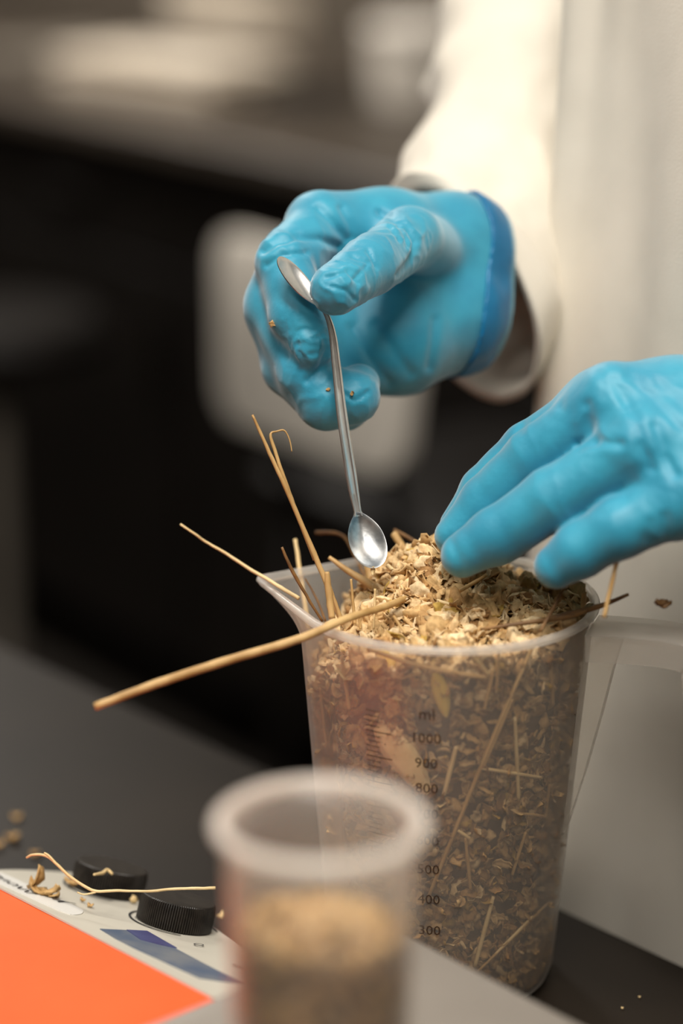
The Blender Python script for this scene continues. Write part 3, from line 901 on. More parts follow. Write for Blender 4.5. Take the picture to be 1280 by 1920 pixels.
def leaf(pts, wid, m, label, off, name='leaf_scrap', grp=None):
    P = np.array([wall_front(x, y, off) for x, y in pts]); P = catmull(P, 14)
    T, N, B = frames(P)
    V = []; n = len(P)
    for i in range(n):
        t = i/(n-1)
        wv_ = wid*(math.sin(math.pi*min(1, max(0, t*0.92+0.06)))**0.55)
        rd = unit(np.array([P[i][0]-JX, P[i][1]-JY, 0])); side = unit(np.cross(T[i], rd))
        for s in (-1, -0.5, 0, 0.5, 1):
            V.append(P[i] + side*wv_*s - rd*0.0008*s*s)
    V = np.array(V); V2 = V - np.array([0, 0, 0]); nb = len(V)
    inn = np.array([unit(np.array([v[0]-JX, v[1]-JY, 0])) for v in V])*-0.0005
    VV = np.concatenate([V, V+inn]); F = []
    for i in range(n-1):
        for j in range(4):
            a = i*5+j
            F.append((a, a+1, a+6, a+5)); F.append((nb+a+5, nb+a+6, nb+a+1, nb+a))
    for i in range(n-1):
        for a, b in ((i*5, i*5+5), (i*5+9, i*5+4)): F.append((a, b, nb+b, nb+a))
    F.append((0, nb, nb+1, 1)); F.append((1, nb+1, nb+2, 2)); F.append((2, nb+2, nb+3, 3)); F.append((3, nb+3, nb+4, 4))
    return tag(mk(name, VV, F, m), label, 'leaf', grp)
leaf([(705, 1362), (735, 1400), (768, 1440), (800, 1490)], 0.0062, M['straw_pale'], 'broad pale leaf scrap flat against the jug wall above the small cup', 0.0021)
leaf([(815, 1262), (826, 1300), (836, 1345)], 0.0030, mat('yellow_leaf', lin(190, 160, 62), lin(204, 176, 84), 90, rough=0.6), 'small yellowish leaf scrap inside the jug wall below the rim', 0.0021)

# ------------------------------------------------------------------ spoon
sp = thing('lab_spoon', at(690, 1012, 0.925), 'small double-ended steel lab spoon held over the heap by the blue-gloved hand', 'spoon')
def bowl_geo(c, L, W, N, hl, hw, dep, neck=0.35, nr=9, na=44, th=0.0006):
    a = np.linspace(0, 2*math.pi, na, endpoint=False)
    out = []
    def pt(rho, off):
        ca, sa = np.cos(a), np.sin(a)
        wd = hw*(1+0.10*ca)*np.where(ca < -0.2, 1-neck*((-ca-0.2)/0.8)**2*0.9, 1)
        x = rho*hl*ca; y = rho*wd*sa
        z = -dep*(1-rho**2.2) + off
        return c + x[:, None]*L + y[:, None]*W + np.full(na, z)[:, None]*N
    rr = [pt(rho, 0) for rho in np.linspace(0.03, 1, nr)]
    rr += [pt(1.035, -0.0002), pt(1.03, -th)] + [pt(rho, -th) for rho in np.linspace(0.95, 0.03, nr)]
    return loft(rr)
# lower bowl faces the camera
b0, b1 = at(671, 962, 0.9285), at(704, 1063, 0.921)
L = unit(b1-b0); Nf = unit(-FW + 0.12*UP + 0.25*RT); Nf = unit(Nf - L*np.dot(Nf, L)); Wv = np.cross(Nf, L)
V, F = bowl_geo((b0+b1)/2, L, Wv, Nf, np.linalg.norm(b1-b0)/2, 0.0069, 0.0036)
shade(mk('spoon_bowl', V, F, M['steel_worn'], sp), 60)
# handle: flat strip with a groove
hpts = catmull([at(672, 968, 0.9288), at(668, 948, 0.929), at(662, 915, 0.929), at(650, 840, 0.928), at(640, 770, 0.9275), at(631, 690, 0.927), at(622, 620, 0.9265), at(606, 578, 0.9258), at(588, 556, 0.9258)], 48)
hwid = np.interp(np.linspace(0, 1, 48), [0, 0.06, 0.12, 0.3, 0.5, 0.7, 0.82, 0.9, 1], np.array([4.6, 3.2, 3.4, 4.6, 4.4, 3.4, 2.2, 2.0, 3.0])*mm/2)
Th = np.gradient(hpts, axis=0); Th /= np.linalg.norm(Th, axis=1)[:, None]
rings = []
for i in range(48):
    Nn = unit(-FW + 0.15*UP + 0.35*RT); Nn = unit(Nn - Th[i]*np.dot(Nn, Th[i])); Sd = np.cross(Nn, Th[i]); h_ = hwid[i]
    q = [(-1, 0), (-0.78, 0.42), (-0.5, 0.48), (-0.30, 0.12), (0.25, 0.10), (0.55, 0.34), (0.85, 0.30), (1, 0), (0.7, -0.45), (-0.7, -0.45)]
    rings.append(np.array([hpts[i] + Sd*h_*a + Nn*0.0013*b for a, b in q]))
V, F = loft(rings)
shade(mk('spoon_handle', V, F, M['steel'], sp), 28)
# upper blade, between index finger and thumb
u0_, u1_ = at(598, 572, 0.9255), at(524, 483, 0.9265)
L = unit(u1_-u0_); Nf = unit(-0.75*FW + 0.45*UP + 0.85*RT); Nf = unit(Nf - L*np.dot(Nf, L)); Wv = np.cross(Nf, L)
V, F = bowl_geo((u0_+u1_)/2, L, Wv, Nf, np.linalg.norm(u1_-u0_)/2, 0.0055, 0.0024, neck=0.5)
shade(mk('upper_bowl', V, F, M['steel'], sp), 60)
# a flake stuck under the tip
V = flake(0.0035, 0.0016, 0.5, 0.0003, rng, 0.3) @ rand_rot(rng, (0, -1, 0.2), 0.1).T + at(699, 1070, 0.9215)
tag(mk('straw_flake', V, FLF.tolist(), M['straw_pale']), 'tiny pale flake hanging from the tip of the spoon', 'flake')

# ------------------------------------------------------------------ gloved hands (one continuous surface each)
def J(l): return [(at(a, b, d), r*mm) for a, b, d, r in l]
def hand_fn(palm, fingers, kp=0.010, kf=0.008, ks=0.0022):
    pc = [(J(c)) for c in palm]; fc = [J(f) for f in fingers]
    def fn(P):
        d = None
        for c in pc:
            for (a, ra), (b, rb) in zip(c[:-1], c[1:]):
                x = cone(P, a, b, ra, rb)
                d = x if d is None else smin(d, x, kp)
        out = d
        for f in fc:
            s0 = smin(d, cone(P, f[0][0], f[1][0], f[0][1], f[1][1]), kf)
            rest = None
            for (a, ra), (b, rb) in zip(f[1:-1], f[2:]):
                x = cone(P, a, b, ra, rb)
                rest = x if rest is None else smin(rest, x, 0.0025)
            fd = cone(P, f[0][0], f[1][0], f[0][1], f[1][1])
            fr = smin(fd, rest, 0.0025)
            out = smin(out, np.minimum(s0, fr), ks)
        return out
    allp = np.array([p for c in pc + fc for p, r in c]); rm = max(r for c in pc+fc for p, r in c)
    return fn, allp.min(0)-rm-0.006, allp.max(0)+rm+0.006

def seg_dist(Q, A, B):
    A, B = np.array(A, float), np.array(B, float)
    ba = B-A; t = np.clip(((Q-A) @ ba)/np.dot(ba, ba), 0, 1)
    return np.linalg.norm(Q-A-t[:, None]*ba, axis=1), t


def glove_mesh(fn, lo, hi, zones, creases, h=0.0009, seed=0.0):
    V, F = sdf_mesh(fn, lo, hi, h)
    n = sdf_grad(fn, V)
    V = V - n*fn(V)[:, None]
    n = sdf_grad(fn, V)
    q = proj(V); face = -(n @ FW)
    d = 0.00035*fbm(V*70+seed, 2)
    for (c, R, axis, fa, fcx, amp) in zones:      # stretched-film wrinkles round a joint
        c3 = at(*c); ax = unit(at(*axis[1]) - at(*axis[0]))
        wgt = np.exp(-(np.linalg.norm(V-c3, axis=1)/(R*mm))**2)
        rel = V-c3; al = rel @ ax; cr = rel - al[:, None]*ax
        warp = 0.0022*np.stack([vnoise(V*160+5*k+seed) for k in range(3)], 1)
        u = ((al+warp[:, 0])*fa)[:, None]*ax + (cr+warp*0.6)*fcx
        d = d + amp*mm*wgt*(np.clip(ridged(u+seed), 0, 1)**1.6 - 0.35)
    for (pts, wpx, dep) in creases:                # single folds, sculpted along the visible surface
        best = np.full(len(V), 1e9)
        for a, b in zip(pts[:-1], pts[1:]):
            s, t = seg_dist(q[:, :2], a, b); best = np.minimum(best, s)
        prof_ = np.exp(-(best/wpx)**2) - 0.12*np.exp(-((best-2.1*wpx)/(0.9*wpx))**2)
        d = d - dep*mm*prof_*np.clip(face*2.5-0.15, 0, 1)
    return V + n*d[:, None], F

person = thing('person', room(-1.62, 1.35, 0.0), 'person in a white lab coat and blue gloves holding a small spoon over the jug', 'person')

# hand that holds the spoon
palmA = [[(600, 425, 0.975, 12), (720, 450, 0.995, 17), (850, 460, 1.012, 18), (960, 485, 1.055, 18)],
         [(605, 510, 0.985, 12), (720, 520, 1.000, 17), (850, 520, 1.018, 20), (960, 530, 1.060, 19)],
         [(628, 600, 0.985, 12), (720, 595, 0.998, 18), (835, 575, 1.012, 20), (950, 575, 1.055, 19)],
         [(545, 505, 0.958, 10.6), (532, 570, 0.964, 10.6)], [(530, 580, 0.964, 11), (556, 680, 0.967, 11)],
         [(668, 672, 0.982, 13), (745, 640, 0.992, 18), (835, 595, 1.010, 18), (940, 600, 1.050, 18)]]
fingA = [[(600, 425, 0.975, 12), (534, 494, 0.951, 11.5), (557, 590, 0.9405, 10.8), (586, 648, 0.937, 8.9)],
         [(605, 510, 0.985, 12), (519, 576, 0.959, 11.4), (572, 698, 0.947, 11.0), (622, 740, 0.945, 10.0)],
         [(628, 600, 0.985, 12), (550, 688, 0.962, 12.2), (612, 752, 0.947, 11.0), (663, 744, 0.944, 10.4)],
         [(668, 672, 0.982, 12), (600, 735, 0.968, 9.2), (650, 762, 0.956, 8.6), (672, 722, 0.953, 8.4)],
         [(835, 480, 1.005, 13), (768, 447, 0.965, 12.5), (694, 497, 0.934, 11.4), (628, 543, 0.9155, 9.8)]]
fnA, loA, hiA = hand_fn(palmA, fingA, ks=0.0040)
zA = [((650, 530, 0.91), 16, ((768, 447, 0.965), (628, 543, 0.9155)), 300, 170, 0.95),
      ((720, 465, 0.94), 15, ((768, 447, 0.965), (628, 543, 0.9155)), 260, 130, 0.9),
      ((760, 440, 0.95), 10, ((835, 480, 1.005), (768, 447, 0.965)), 330, 160, 1.0),
      ((583, 640, 0.93), 12, ((552, 592, 0.939), (583, 652, 0.937)), 280, 200, 0.8),
      ((590, 740, 0.94), 14, ((540, 690, 0.961), (602, 757, 0.946)), 200, 120, 0.6),
      ((540, 440, 0.95), 16, ((600, 425, 0.975), (518, 492, 0.952)), 190, 70, 0.8),
      ((680, 740, 0.94), 10, ((602, 757, 0.946), (668, 752, 0.944)), 260, 160, 0.6)]
cA = [([(492, 470), (520, 452), (560, 442), (600, 448), (636, 462)], 7, 1.5),
      ([(500, 498), (530, 478), (575, 474)], 5, 0.8),
      ([(598, 392), (622, 415), (648, 450)], 8, 1.2), ([(640, 390), (655, 420), (660, 445)], 7, 0.8),
      ([(712, 398), (742, 412), (768, 430), (780, 452), (772, 486), (748, 516)], 6, 1.5),
      ([(745, 420), (760, 440), (765, 462)], 4, 0.9),
      ([(730, 425), (748, 450)], 3.5, 0.7), ([(690, 470), (705, 500)], 4, 0.7), ([(660, 480), (690, 492), (668, 520)], 4, 0.7),
      ([(612, 520), (650, 510), (672, 530)], 3.5, 0.7), ([(622, 538), (650, 545), (665, 562)], 3.5, 0.7),
      ([(556, 622), (572, 616), (600, 622), (612, 645), (598, 662), (570, 668), (556, 650), (556, 622)], 4.5, 0.45),
      ([(660, 615), (690, 665), (730, 720)], 9, 1.0), ([(705, 610), (740, 660), (770, 700)], 10, 0.8), ([(815, 600), (812, 640), (806, 690)], 8, 0.8),
      ([(575, 715), (600, 690), (615, 655)], 6, 1.0), ([(640, 735), (665, 752), (690, 735)], 4, 0.7)]
V, F = glove_mesh(fnA, loA, hiA, zA, cA, seed=3.7)
wA = at(880, 520, 1.020); axA = unit(0.90*RT - 0.10*UP + 0.42*FW)
keep = ((V-wA) @ axA) < 0.012
fm = keep[F].all(1)
gA = mk('right_glove', V, F[fm], M['glove'], person)
tag(gA, 'blue glove of the hand that pinches the spoon')
# thick rolled end of the glove
def fnC(P):
    s = (P-wA) @ axA
    sh = np.abs(fnA(P) - 0.0005 - 0.0009*vnoise(P*110)) - 0.0009
    return np.maximum(sh, np.abs(s+0.0005+0.002*vnoise(P*60)) - 0.0062 - 0.002*vnoise(P*45+9))
V, F = sdf_mesh(fnC, wA-0.06, wA+0.06, 0.0009)
cu = mk('glove_cuff', V, F, M['glove_cuff'], gA)

# flat open hand over the jug
palmB = [[(1118, 760, 0.905, 11), (1260, 770, 0.905, 15), (1420, 800, 0.905, 21), (1560, 800, 0.91, 27)],
         [(1150, 752, 0.892, 12.5), (1270, 775, 0.895, 17), (1420, 820, 0.895, 22)],
         [(1205, 835, 0.880, 13), (1300, 845, 0.885, 17), (1430, 840, 0.895, 22)],
         [(1285, 935, 0.874, 12.5), (1350, 910, 0.880, 17), (1440, 860, 0.895, 22), (1560, 820, 0.91, 27)]]
fingB = [[(1118, 760, 0.905, 11), (990, 838, 0.922, 9.6), (905, 920, 0.930, 8.8), (862, 985, 0.930, 7.8)],
         [(1150, 752, 0.892, 12), (998, 858, 0.906, 10.6), (908, 942, 0.915, 9.6), (852, 1005, 0.917, 7.8)],
         [(1205, 835, 0.880, 12.5), (1035, 935, 0.889, 11.4), (930, 1005, 0.897, 10.6), (868, 1041, 0.900, 8.4)],
         [(1285, 935, 0.874, 12), (1160, 990, 0.876, 11.2), (1085, 1033, 0.881, 10.2), (1042, 1062, 0.884, 8.2)],
         [(1420, 880, 0.92, 14), (1300, 930, 0.935, 12), (1200, 960, 0.935, 11), (1120, 985, 0.932, 9)]]
fnB, loB, hiB = hand_fn(palmB, fingB)
hiB[0] = min(hiB[0], 0.185)
zB = [((1110, 800, 0.88), 16, ((1205, 835, 0.880), (1035, 935, 0.889)), 60, 210, 0.5),
      ((1230, 790, 0.87), 24, ((1300, 845, 0.885), (1150, 752, 0.892)), 40, 170, 0.55),
      ((1040, 930, 0.88), 13, ((1205, 835, 0.880), (1035, 935, 0.889)), 150, 60, 0.4),
      ((1250, 980, 0.865), 16, ((1285, 935, 0.874), (1160, 990, 0.876)), 150, 80, 0.5),
      ((985, 830, 0.90), 12, ((1150, 752, 0.892), (998, 858, 0.906)), 160, 70, 0.4)]
cB = [([(1100, 760), (1104, 800), (1114, 830)], 10, 0.9), ([(1085, 834), (1120, 824), (1160, 832)], 9, 1.2),
      ([(1150, 712), (1175, 755), (1198, 800), (1212, 875)], 12, 0.9), ([(1180, 704), (1225, 755), (1280, 806)], 12, 0.7),
      ([(1228, 800), (1242, 845), (1264, 888)], 11, 1.1), ([(1200, 835), (1225, 878)], 9, 0.6), ([(1235, 722), (1295, 775)], 12, 0.6),
      ([(1052, 736), (1050, 764)], 8, 0.5), ([(980, 788), (974, 808)], 8, 0.7), ([(1125, 700), (1135, 740)], 10, 0.5),
      ([(1218, 980), (1214, 1012)], 9, 0.5), ([(1245, 970), (1252, 1010)], 9, 0.5), ([(843, 1012), (858, 1046), (866, 1078)], 9, 0.5),
      ([(1170, 935), (1130, 960)], 10, 0.4)]
V, F = glove_mesh(fnB, loB, hiB, zB, cB, h=0.001, seed=9.1)
gB = mk('left_glove', V, F, M['glove'], person)
tag(gB, 'blue glove of the flat hand over the jug')

# ------------------------------------------------------------------ lab coat: torso and two sleeves
PC = np.array([0.0835, 0.985, 0.0])
UU = UT; NN = NTT
def coat_ring(z):
    k = 180
    a = np.linspace(0, 2*math.pi, k, endpoint=False)
    flare = 1.0 + 0.10*max(0, (1.0-z))/0.5
    hx, hy = 0.215*flare, 0.125*flare
    if z > 1.30:
        f = min(1, (z-1.30)/0.2); hx *= 1-0.55*f*f; hy *= 1-0.45*f*f
    e = 2/10.0
    ca, sa = np.cos(a), np.sin(a)
    x = hx*np.sign(ca)*np.abs(ca)**e; y = hy*np.sign(sa)*np.abs(sa)**e
    nx, ny = ca/np.sqrt(ca*ca+sa*sa), sa
    s = np.where(np.abs(y) > 0.98*hy*0.9, x, x)
    per = x*6.0 - y*4.0
    lean = 0.06*(z-0.9)*1.0
    f1 = fbm(np.stack([per*1.9+2, per*0+5, np.full(k, z*1.6)], 1), 3)
    f2 = fbm(np.stack([per*4.5, per*0+1, np.full(k, z*4.5)], 1), 2)
    lo_ = math.exp(-((z-0.93)/0.09)**2)
    d = 0.012*f1 + (0.004+0.012*lo_)*f2
    f3 = fbm(np.stack([x*19+7, y*12, np.full(k, z*2.6)], 1), 2)
    d = d + 0.0075*f3
    d = np.clip(d, -0.03, 0.014)
    d = d*np.clip((0.02+hx+x)/0.05, 0.15, 1)          # the coat's outer edge hangs straight
    x2, y2 = x + d*ca, y + d*sa
    cen = PC + UU*0.212 + NN*(0.125 + 0.006 + max(0, lean))
    return cen + x2[:, None]*UU + y2[:, None]*NN + np.array([0, 0, z])
# slide the coat along the bench edge until its outer edge meets the sight line of the open front
for _i in range(12):
    _p = np.concatenate([coat_ring(z) for z in (1.02, 1.08, 1.14, 1.2)])
    PC = PC - UU*0.45*(proj(_p)[:, 0].min() - 986)/4300
zs = np.linspace(0.48, 1.50, 110)
V, F = loft([coat_ring(z) for z in zs])
mk('lab_coat', V, F, M['coat'], person)
# collar and neck above the frame
cen = PC + UU*0.212 + NN*0.16
V, F = lathe_geo(cen + ZA*1.47, [(0.10, 0.0), (0.085, 0.05), (0.080, 0.06), (0.075, 0.05), (0.08, 0.0)], 30)
mk('collar', V, F, M['coat'], person)

def sleeve(name, rings, seed, nn=64, depth_in=0.09):
    C = catmull([at(*r[0]) for r in rings], nn); N = catmull([unit(r[1][0]*RT+r[1][1]*UP+r[1][2]*FW) for r in rings], nn)
    RA = catmull([[r[2]*mm, r[3]*mm, 0] for r in rings], nn)
    E = catmull([unit(r[4][0]*RT-r[4][1]*UP) for r in rings], nn)
    a = np.linspace(0, 2*math.pi, 72, endpoint=False)
    arc = np.concatenate([[0], np.cumsum(np.linalg.norm(np.diff(C, axis=0), axis=1))])
    def ring(i, off):
        n = unit(N[i]); e1 = unit(E[i]-n*np.dot(E[i], n)); e2 = np.cross(n, e1)
        base = np.cos(a)[:, None]*e1*(RA[i][0]) + np.sin(a)[:, None]*e2*(RA[i][1])
        dirv = np.cos(a)[:, None]*e1 + np.sin(a)[:, None]*e2
        f = fbm(np.concatenate([dirv*1.3+seed, ], 1) + np.array([0, 0, 0]) + n*arc[i]*24, 3)
        g = np.sin(arc[i]*95 + 1.6*np.cos(a+0.6) + seed)*0.5
        fade = min(1, 0.25+arc[i]/0.06)
        return C[i] + base + dirv*((off + fade*(0.0055*f + 0.0035*g))[:, None])
    inn = [i for i in range(nn) if arc[i] < depth_in]
    rr = [ring(i, -0.0016) for i in inn[::-1]] + [ring(0, -0.0006), ring(0, 0.0004)] + [ring(i, 0.0008) for i in range(nn)]
    V, F = loft(rr, True)
    o = mk(name, V, F[:-1], M['coat'], person)
    # cuff hem: a raised double fold round the opening
    k = max(3, int(np.searchsorted(arc, 0.016)))
    hem = [ring(0, 0.0004), ring(0, 0.0020)] + [ring(i, 0.0022) for i in range(1, k+1)] + [ring(k, 0.0008)]
    V, F = loft(hem, False)
    mk('cuff_hem', V, F, M['coat'], o)
    return o
def wr(P, D, ra, rb, R):
    q = proj(np.array([P]))[0]
    D = unit(D)
    return ((q[0], q[1], q[2]), (D @ RT, D @ UP, D @ FW), ra, rb, (float(np.dot(R, RT))*300, -float(np.dot(R, UP))*300))
sleeve('right_sleeve', [((866, 552, 1.047), (0.74, 0.42, 0.53), 50, 41, (225, 375)), ((898, 470, 1.062), (0.52, 0.72, 0.45), 46, 42, (225, 330)),
                        ((930, 380, 1.085), (0.36, 0.84, 0.40), 43, 42, (250, 200)), ((985, 200, 1.140), (0.25, 0.88, 0.40), 43, 44, (300, 120)),
                        ((1030, 0, 1.200), (0.22, 0.90, 0.38), 44, 46, (300, 90)), wr(PC + UU*0.0 + NN*0.15 + ZA*1.345, unit(ZA+0.5*UU), 52, 54, UU), wr(PC + UU*0.07 + NN*0.135 + ZA*1.425, unit(0.6*ZA+0.9*UU), 58, 60, UU-0.6*ZA)], 1.3)
c0 = at(1500, 805, 0.905)
el = PC + UU*0.40 - NN*0.055 + ZA*1.135
ua = PC + UU*0.455 + NN*0.03 + ZA*1.27
shd = PC + UU*0.42 + NN*0.10 + ZA*1.42
fd = unit(el-c0)
sleeve('left_sleeve', [wr(c0, fd, 46, 44, -ZA), wr(c0*0.7+el*0.3, fd, 47, 46, -ZA), wr(c0*0.25+el*0.75, fd+0.1*ZA, 50, 49, -ZA),
                       wr(el+UU*0.045+ZA*0.02, unit(fd+0.9*ZA), 54, 52, UU-0.5*ZA), wr(ua, unit(ZA+0.25*NN), 58, 56, UU), wr(ua*0.4+shd*0.6, unit(ZA+0.3*NN-0.25*UU), 62, 60, UU),
                       wr(shd, unit(ZA*0.7+0.2*NN-0.8*UU), 64, 64, UU+ZA)], 4.2, depth_in=0.06)
# crumbs that stick to the spoon glove
def on_surface(fn, px, py, off):
    r = ray(px, py); t = np.linspace(0.86, 1.06, 1200)
    P = CAM + t[:, None]*r
    d = fn(P); i = int(np.argmax(d < off))
    return P[i]
for (px, py, s, lb) in ((510, 607, 2.6, 'straw crumb stuck on the index finger of the spoon glove'), (615, 730, 1.7, 'straw crumb on the middle finger of the spoon glove, left of the spoon handle'),
                        (660, 737, 1.9, 'straw crumb on the fingertip right of the spoon handle')):
    p = on_surface(fnA, px, py, 0.0006)
    V = flake(s*mm, s*mm*0.7, 0.3, 0.0005, rng, 0.3) @ rand_rot(rng, -FW, 0.2).T + p
    tag(mk('straw_crumb', V, FLF.tolist(), M['husk']), lb, 'crumb')

# ------------------------------------------------------------------ orange instrument with control panel
PN = unit(np.array([0.223, 0.255, 0.939]))
PP = at(330, 1752, 0.936); PCn = float(PN @ PP)
def pan(px, py, off=0.0): return hit_plane(px, py, PN, PCn) + PN*off
inst = thing('lab_instrument', (PP[0]-0.06, PP[1]-0.08, TZ), 'orange lab instrument with a rounded white control panel and two black ribbed knobs', 'instrument')
arc_px = [(-52, 1642), (-36, 1636), (0, 1633), (60, 1634), (130, 1639), (200, 1651), (270, 1673), (340, 1705), (400, 1741), (445, 1771), (478, 1801), (494, 1832), (492, 1862), (480, 1892), (470, 1912)]
top_arc = catmull([pan(*p) for p in arc_px], 70)
chord0, chord1 = top_arc[0], top_arc[-1]
cenp = top_arc.mean(0)
cd = unit(chord1-chord0); inw = np.cross(PN, cd)
if np.dot(inw, cenp-chord0) > 0: inw = -inw        # towards the camera side
# housing: panel bezel (orange lip), walls to the bench, and the orange deck on the camera side
deckback = 0.19
bk1, bk0 = chord1 + unit(np.array([inw[0], inw[1], 0]))*deckback, chord0 + unit(np.array([inw[0], inw[1], 0]))*deckback
bk1[2] = chord1[2] + 0.002; bk0[2] = chord0[2] + 0.002
outline = np.vstack([top_arc, [chord1*0.7+bk1*0.3, bk1*0.97+chord1*0.03], [bk1*0.97+bk0*0.03, bk0*0.97+bk1*0.03], [bk0*0.97+chord0*0.03]])
cxy = outline[:, :2].mean(0)
def inset(P, d):
    out = []
    n = len(P)
    for i in range(n):
        a, b, c = P[(i-1) % n], P[i], P[(i+1) % n]
        t = unit((c-a)*[1, 1, 0]); nn = np.array([t[1], -t[0], 0])
        if np.dot(nn[:2], cxy-b[:2]) < 0: nn = -nn
        out.append(b + nn*d)
    return np.array(out)
lo_ring = inset(outline, -0.002); lo_ring[:, 2] = TZ + 0.006
lo2 = inset(outline, 0.003); lo2[:, 2] = TZ + 0.004
r0_ = outline - ZA*0.0014; r0_ = inset(r0_, -0.0006)
r1_ = outline.copy()
r2_ = inset(outline, 0.0014)
V, F = loft([lo2, lo_ring, r0_, r1_, r2_], False)
n_ = len(outline)
V = list(V); F = list(F)
na_ = len(top_arc)
base = 4*n_
F.append(tuple(base+i for i in range(na_)))                       # sloping part under the panel
F.append((base, ) + tuple(base+i for i in range(n_-1, na_-2, -1)))  # deck
F.append(tuple(range(n_))[::-1])
shade(mk('housing', np.array(V), F, M['orange'], inst), 30)
for (k_) in (8, 55, na_+1, na_+3):
    fx = lo2[k_]*0.88 + np.array([cxy[0], cxy[1], TZ])*0.12
    V, F = lathe_geo(np.array([fx[0], fx[1], TZ]), [(0.007, 0.0002), (0.008, 0.002), (0.008, 0.0042)], 16)
    mk('foot', V, F, M['rubber'], inst)
# white panel plate
arc_in = inset(top_arc[1:-1], 0.0013)
lowA, lowB = pan(-40, 1648), pan(462, 1907)
pl = np.vstack([arc_in[1:-1], [lowB]])
ch = np.vstack([[lowA], pl])
ch = np.array([p - PN*(np.dot(PN, p)-PCn) for p in ch])
npl = len(ch)
V = np.vstack([ch + PN*0.0002, ch + PN*0.0009]); F = [tuple(range(npl, 2*npl)), tuple(range(npl))[::-1]] + [(i, (i+1) % npl, npl+(i+1) % npl, npl+i) for i in range(npl)]
bm_up = np.cross(ch[1]-ch[0], ch[-1]-ch[0])
if np.dot(bm_up, PN) < 0: F = [f[::-1] for f in F]
panel = mk('control_panel', V, F, M['panel'], inst, smooth=False)
PT = 0.0011
def patch(name, pxs, m, off=PT, parent=None):
    P = np.array([pan(*p, 0) for p in pxs])
    n = len(P); V = np.vstack([P + PN*(off-0.0002), P + PN*(off+0.0001)])
    F = [tuple(range(n, 2*n)), tuple(range(n))[::-1]] + [(i, (i+1) % n, n+(i+1) % n, n+i) for i in range(n)]
    if np.dot(np.cross(P[1]-P[0], P[2]-P[0]), PN) < 0: F = [f[::-1] for f in F]
    return mk(name, V, F, m, parent or panel, smooth=False)
patch('picture_label', [(186, 1747), (272, 1751), (332, 1786), (402, 1823), (455, 1850), (412, 1845), (372, 1839), (250, 1783), (215, 1765)], M['print'])
patch('dark_print', [(236, 1750), (274, 1752), (330, 1784), (300, 1778), (262, 1768)], M['print_dark'], PT+0.0003)
pill = [(-28, 1640), (0, 1641), (60, 1668), (110, 1690), (140, 1704), (154, 1712), (150, 1719), (128, 1719), (90, 1704), (40, 1681), (0, 1663), (-28, 1652)]
patch('white_oval', [tuple(p) for p in catmull(np.array(pill + pill[:1], float), 60)[:-1]], M['pill'])
def panel_text(body, px, py, size, ang, m=M['ink'], shear=0.0, name='lettering'):
    V, F = text_mesh(body, size, shear)
    o = pan(px, py)
    e = unit(UU - PN*np.dot(UU, PN)); f = np.cross(PN, e)
    c, s = math.cos(ang), math.sin(ang)
    ax1, ax2 = e*c+f*s, -e*s+f*c
    W_ = o + V[:, :1]*ax1 + V[:, 1:2]*ax2 + PN*(PT+0.0004)
    return mk(name, W_, F, m, panel, smooth=False)
panel_text('INNOVAZIONE', 4, 1654, 0.0062, math.pi, shear=0.25)
panel_text('y', 112, 1697, 0.011, math.pi, shear=0.3)
panel_text('SPEED', 268, 1733, 0.0042, math.pi-0.12)
panel_text('0', 372, 1778, 0.007, math.pi)
panel_text('min', 445, 1820, 0.005, math.pi)
def ring_arc(px, py, R, a0, a1, wd=0.0005):
    o = pan(px, py); e = unit(UU - PN*np.dot(UU, PN)); f = np.cross(PN, e)
    A_ = np.radians(np.linspace(a0, a1, 40))
    V = [o + (R+k)*(math.cos(a)*e + math.sin(a)*f) + PN*(PT+0.0002) for k in (-wd, wd) for a in A_]
    F = [(i, 40+i, 41+i, i+1) for i in range(39)]
    return mk('dial_ring', np.array(V), F, M['ink'], panel, smooth=False)
def knob(px, py, R, H):
    o = pan(px, py, PT)
    e = unit(UU - PN*np.dot(UU, PN)); f = np.cross(PN, e)
    n = 288; nr = 96
    a = np.linspace(0, 2*math.pi, n, endpoint=False)
    g = 0.5+0.5*np.cos(a*nr)
    def rg(r, z, gd): 
        rr = r - gd*g
        return o + (rr*np.cos(a))[:, None]*e + (rr*np.sin(a))[:, None]*f + z*PN
    gd = 0.0009
    rr = [rg(R*1.01, 0.0003, gd), rg(R*1.01, H*0.72, gd), rg(R*0.995, H*0.86, gd), rg(R*0.97, H*0.95, gd*0.5), rg(R*0.93, H*0.99, 0), rg(R*0.88, H, 0), rg(R*0.5, H*1.0, 0), rg(R*0.02, H*1.0, 0)]
    V, F = loft(rr)
    k = shade(mk('control_knob', V, F, M['rubber'], inst), 25)
    return o, e, f
KH = 0.0108
k2 = knob(324, 1738, 0.0152, KH)
k1 = knob(199, 1675, 0.0152, KH)
ring_arc(324, 1738, 0.0176, 60, 330); ring_arc(199, 1675, 0.0176, 60, 330)

# grass stem lying over the knobs, husks and crumbs on the panel
stem = straw([(50, 1608, 0.940), (62, 1603, 0.938), (84, 1604, 0.937), (104, 1618, 0.935), (130, 1642, 0.932), (160, 1663, 0.930), (182, 1671, 0.929), (220, 1670, 0.929), (275, 1671, 0.930), (330, 1667, 0.930), (404, 1665, 0.929)],
             [0.45*mm, 0.55*mm, 0.6*mm, 0.6*mm, 0.5*mm, 0.65*mm], SP, 'thin pale grass stem lying across the two black knobs', 'grass_stem', 'stem', n=70)
V, F = tube_geo([at(83, 1599, 0.937), at(92, 1605, 0.936), at(106, 1620, 0.935)], [0.35*mm, 0.5*mm, 0.5*mm], 6, n=10)
mk('side_shoot', V, F, SP, stem)
V, F = tube_geo([at(145, 1673, 0.9295), at(158, 1677, 0.929), at(180, 1673, 0.929)], [0.3*mm, 0.35*mm, 0.4*mm], 6, n=12)
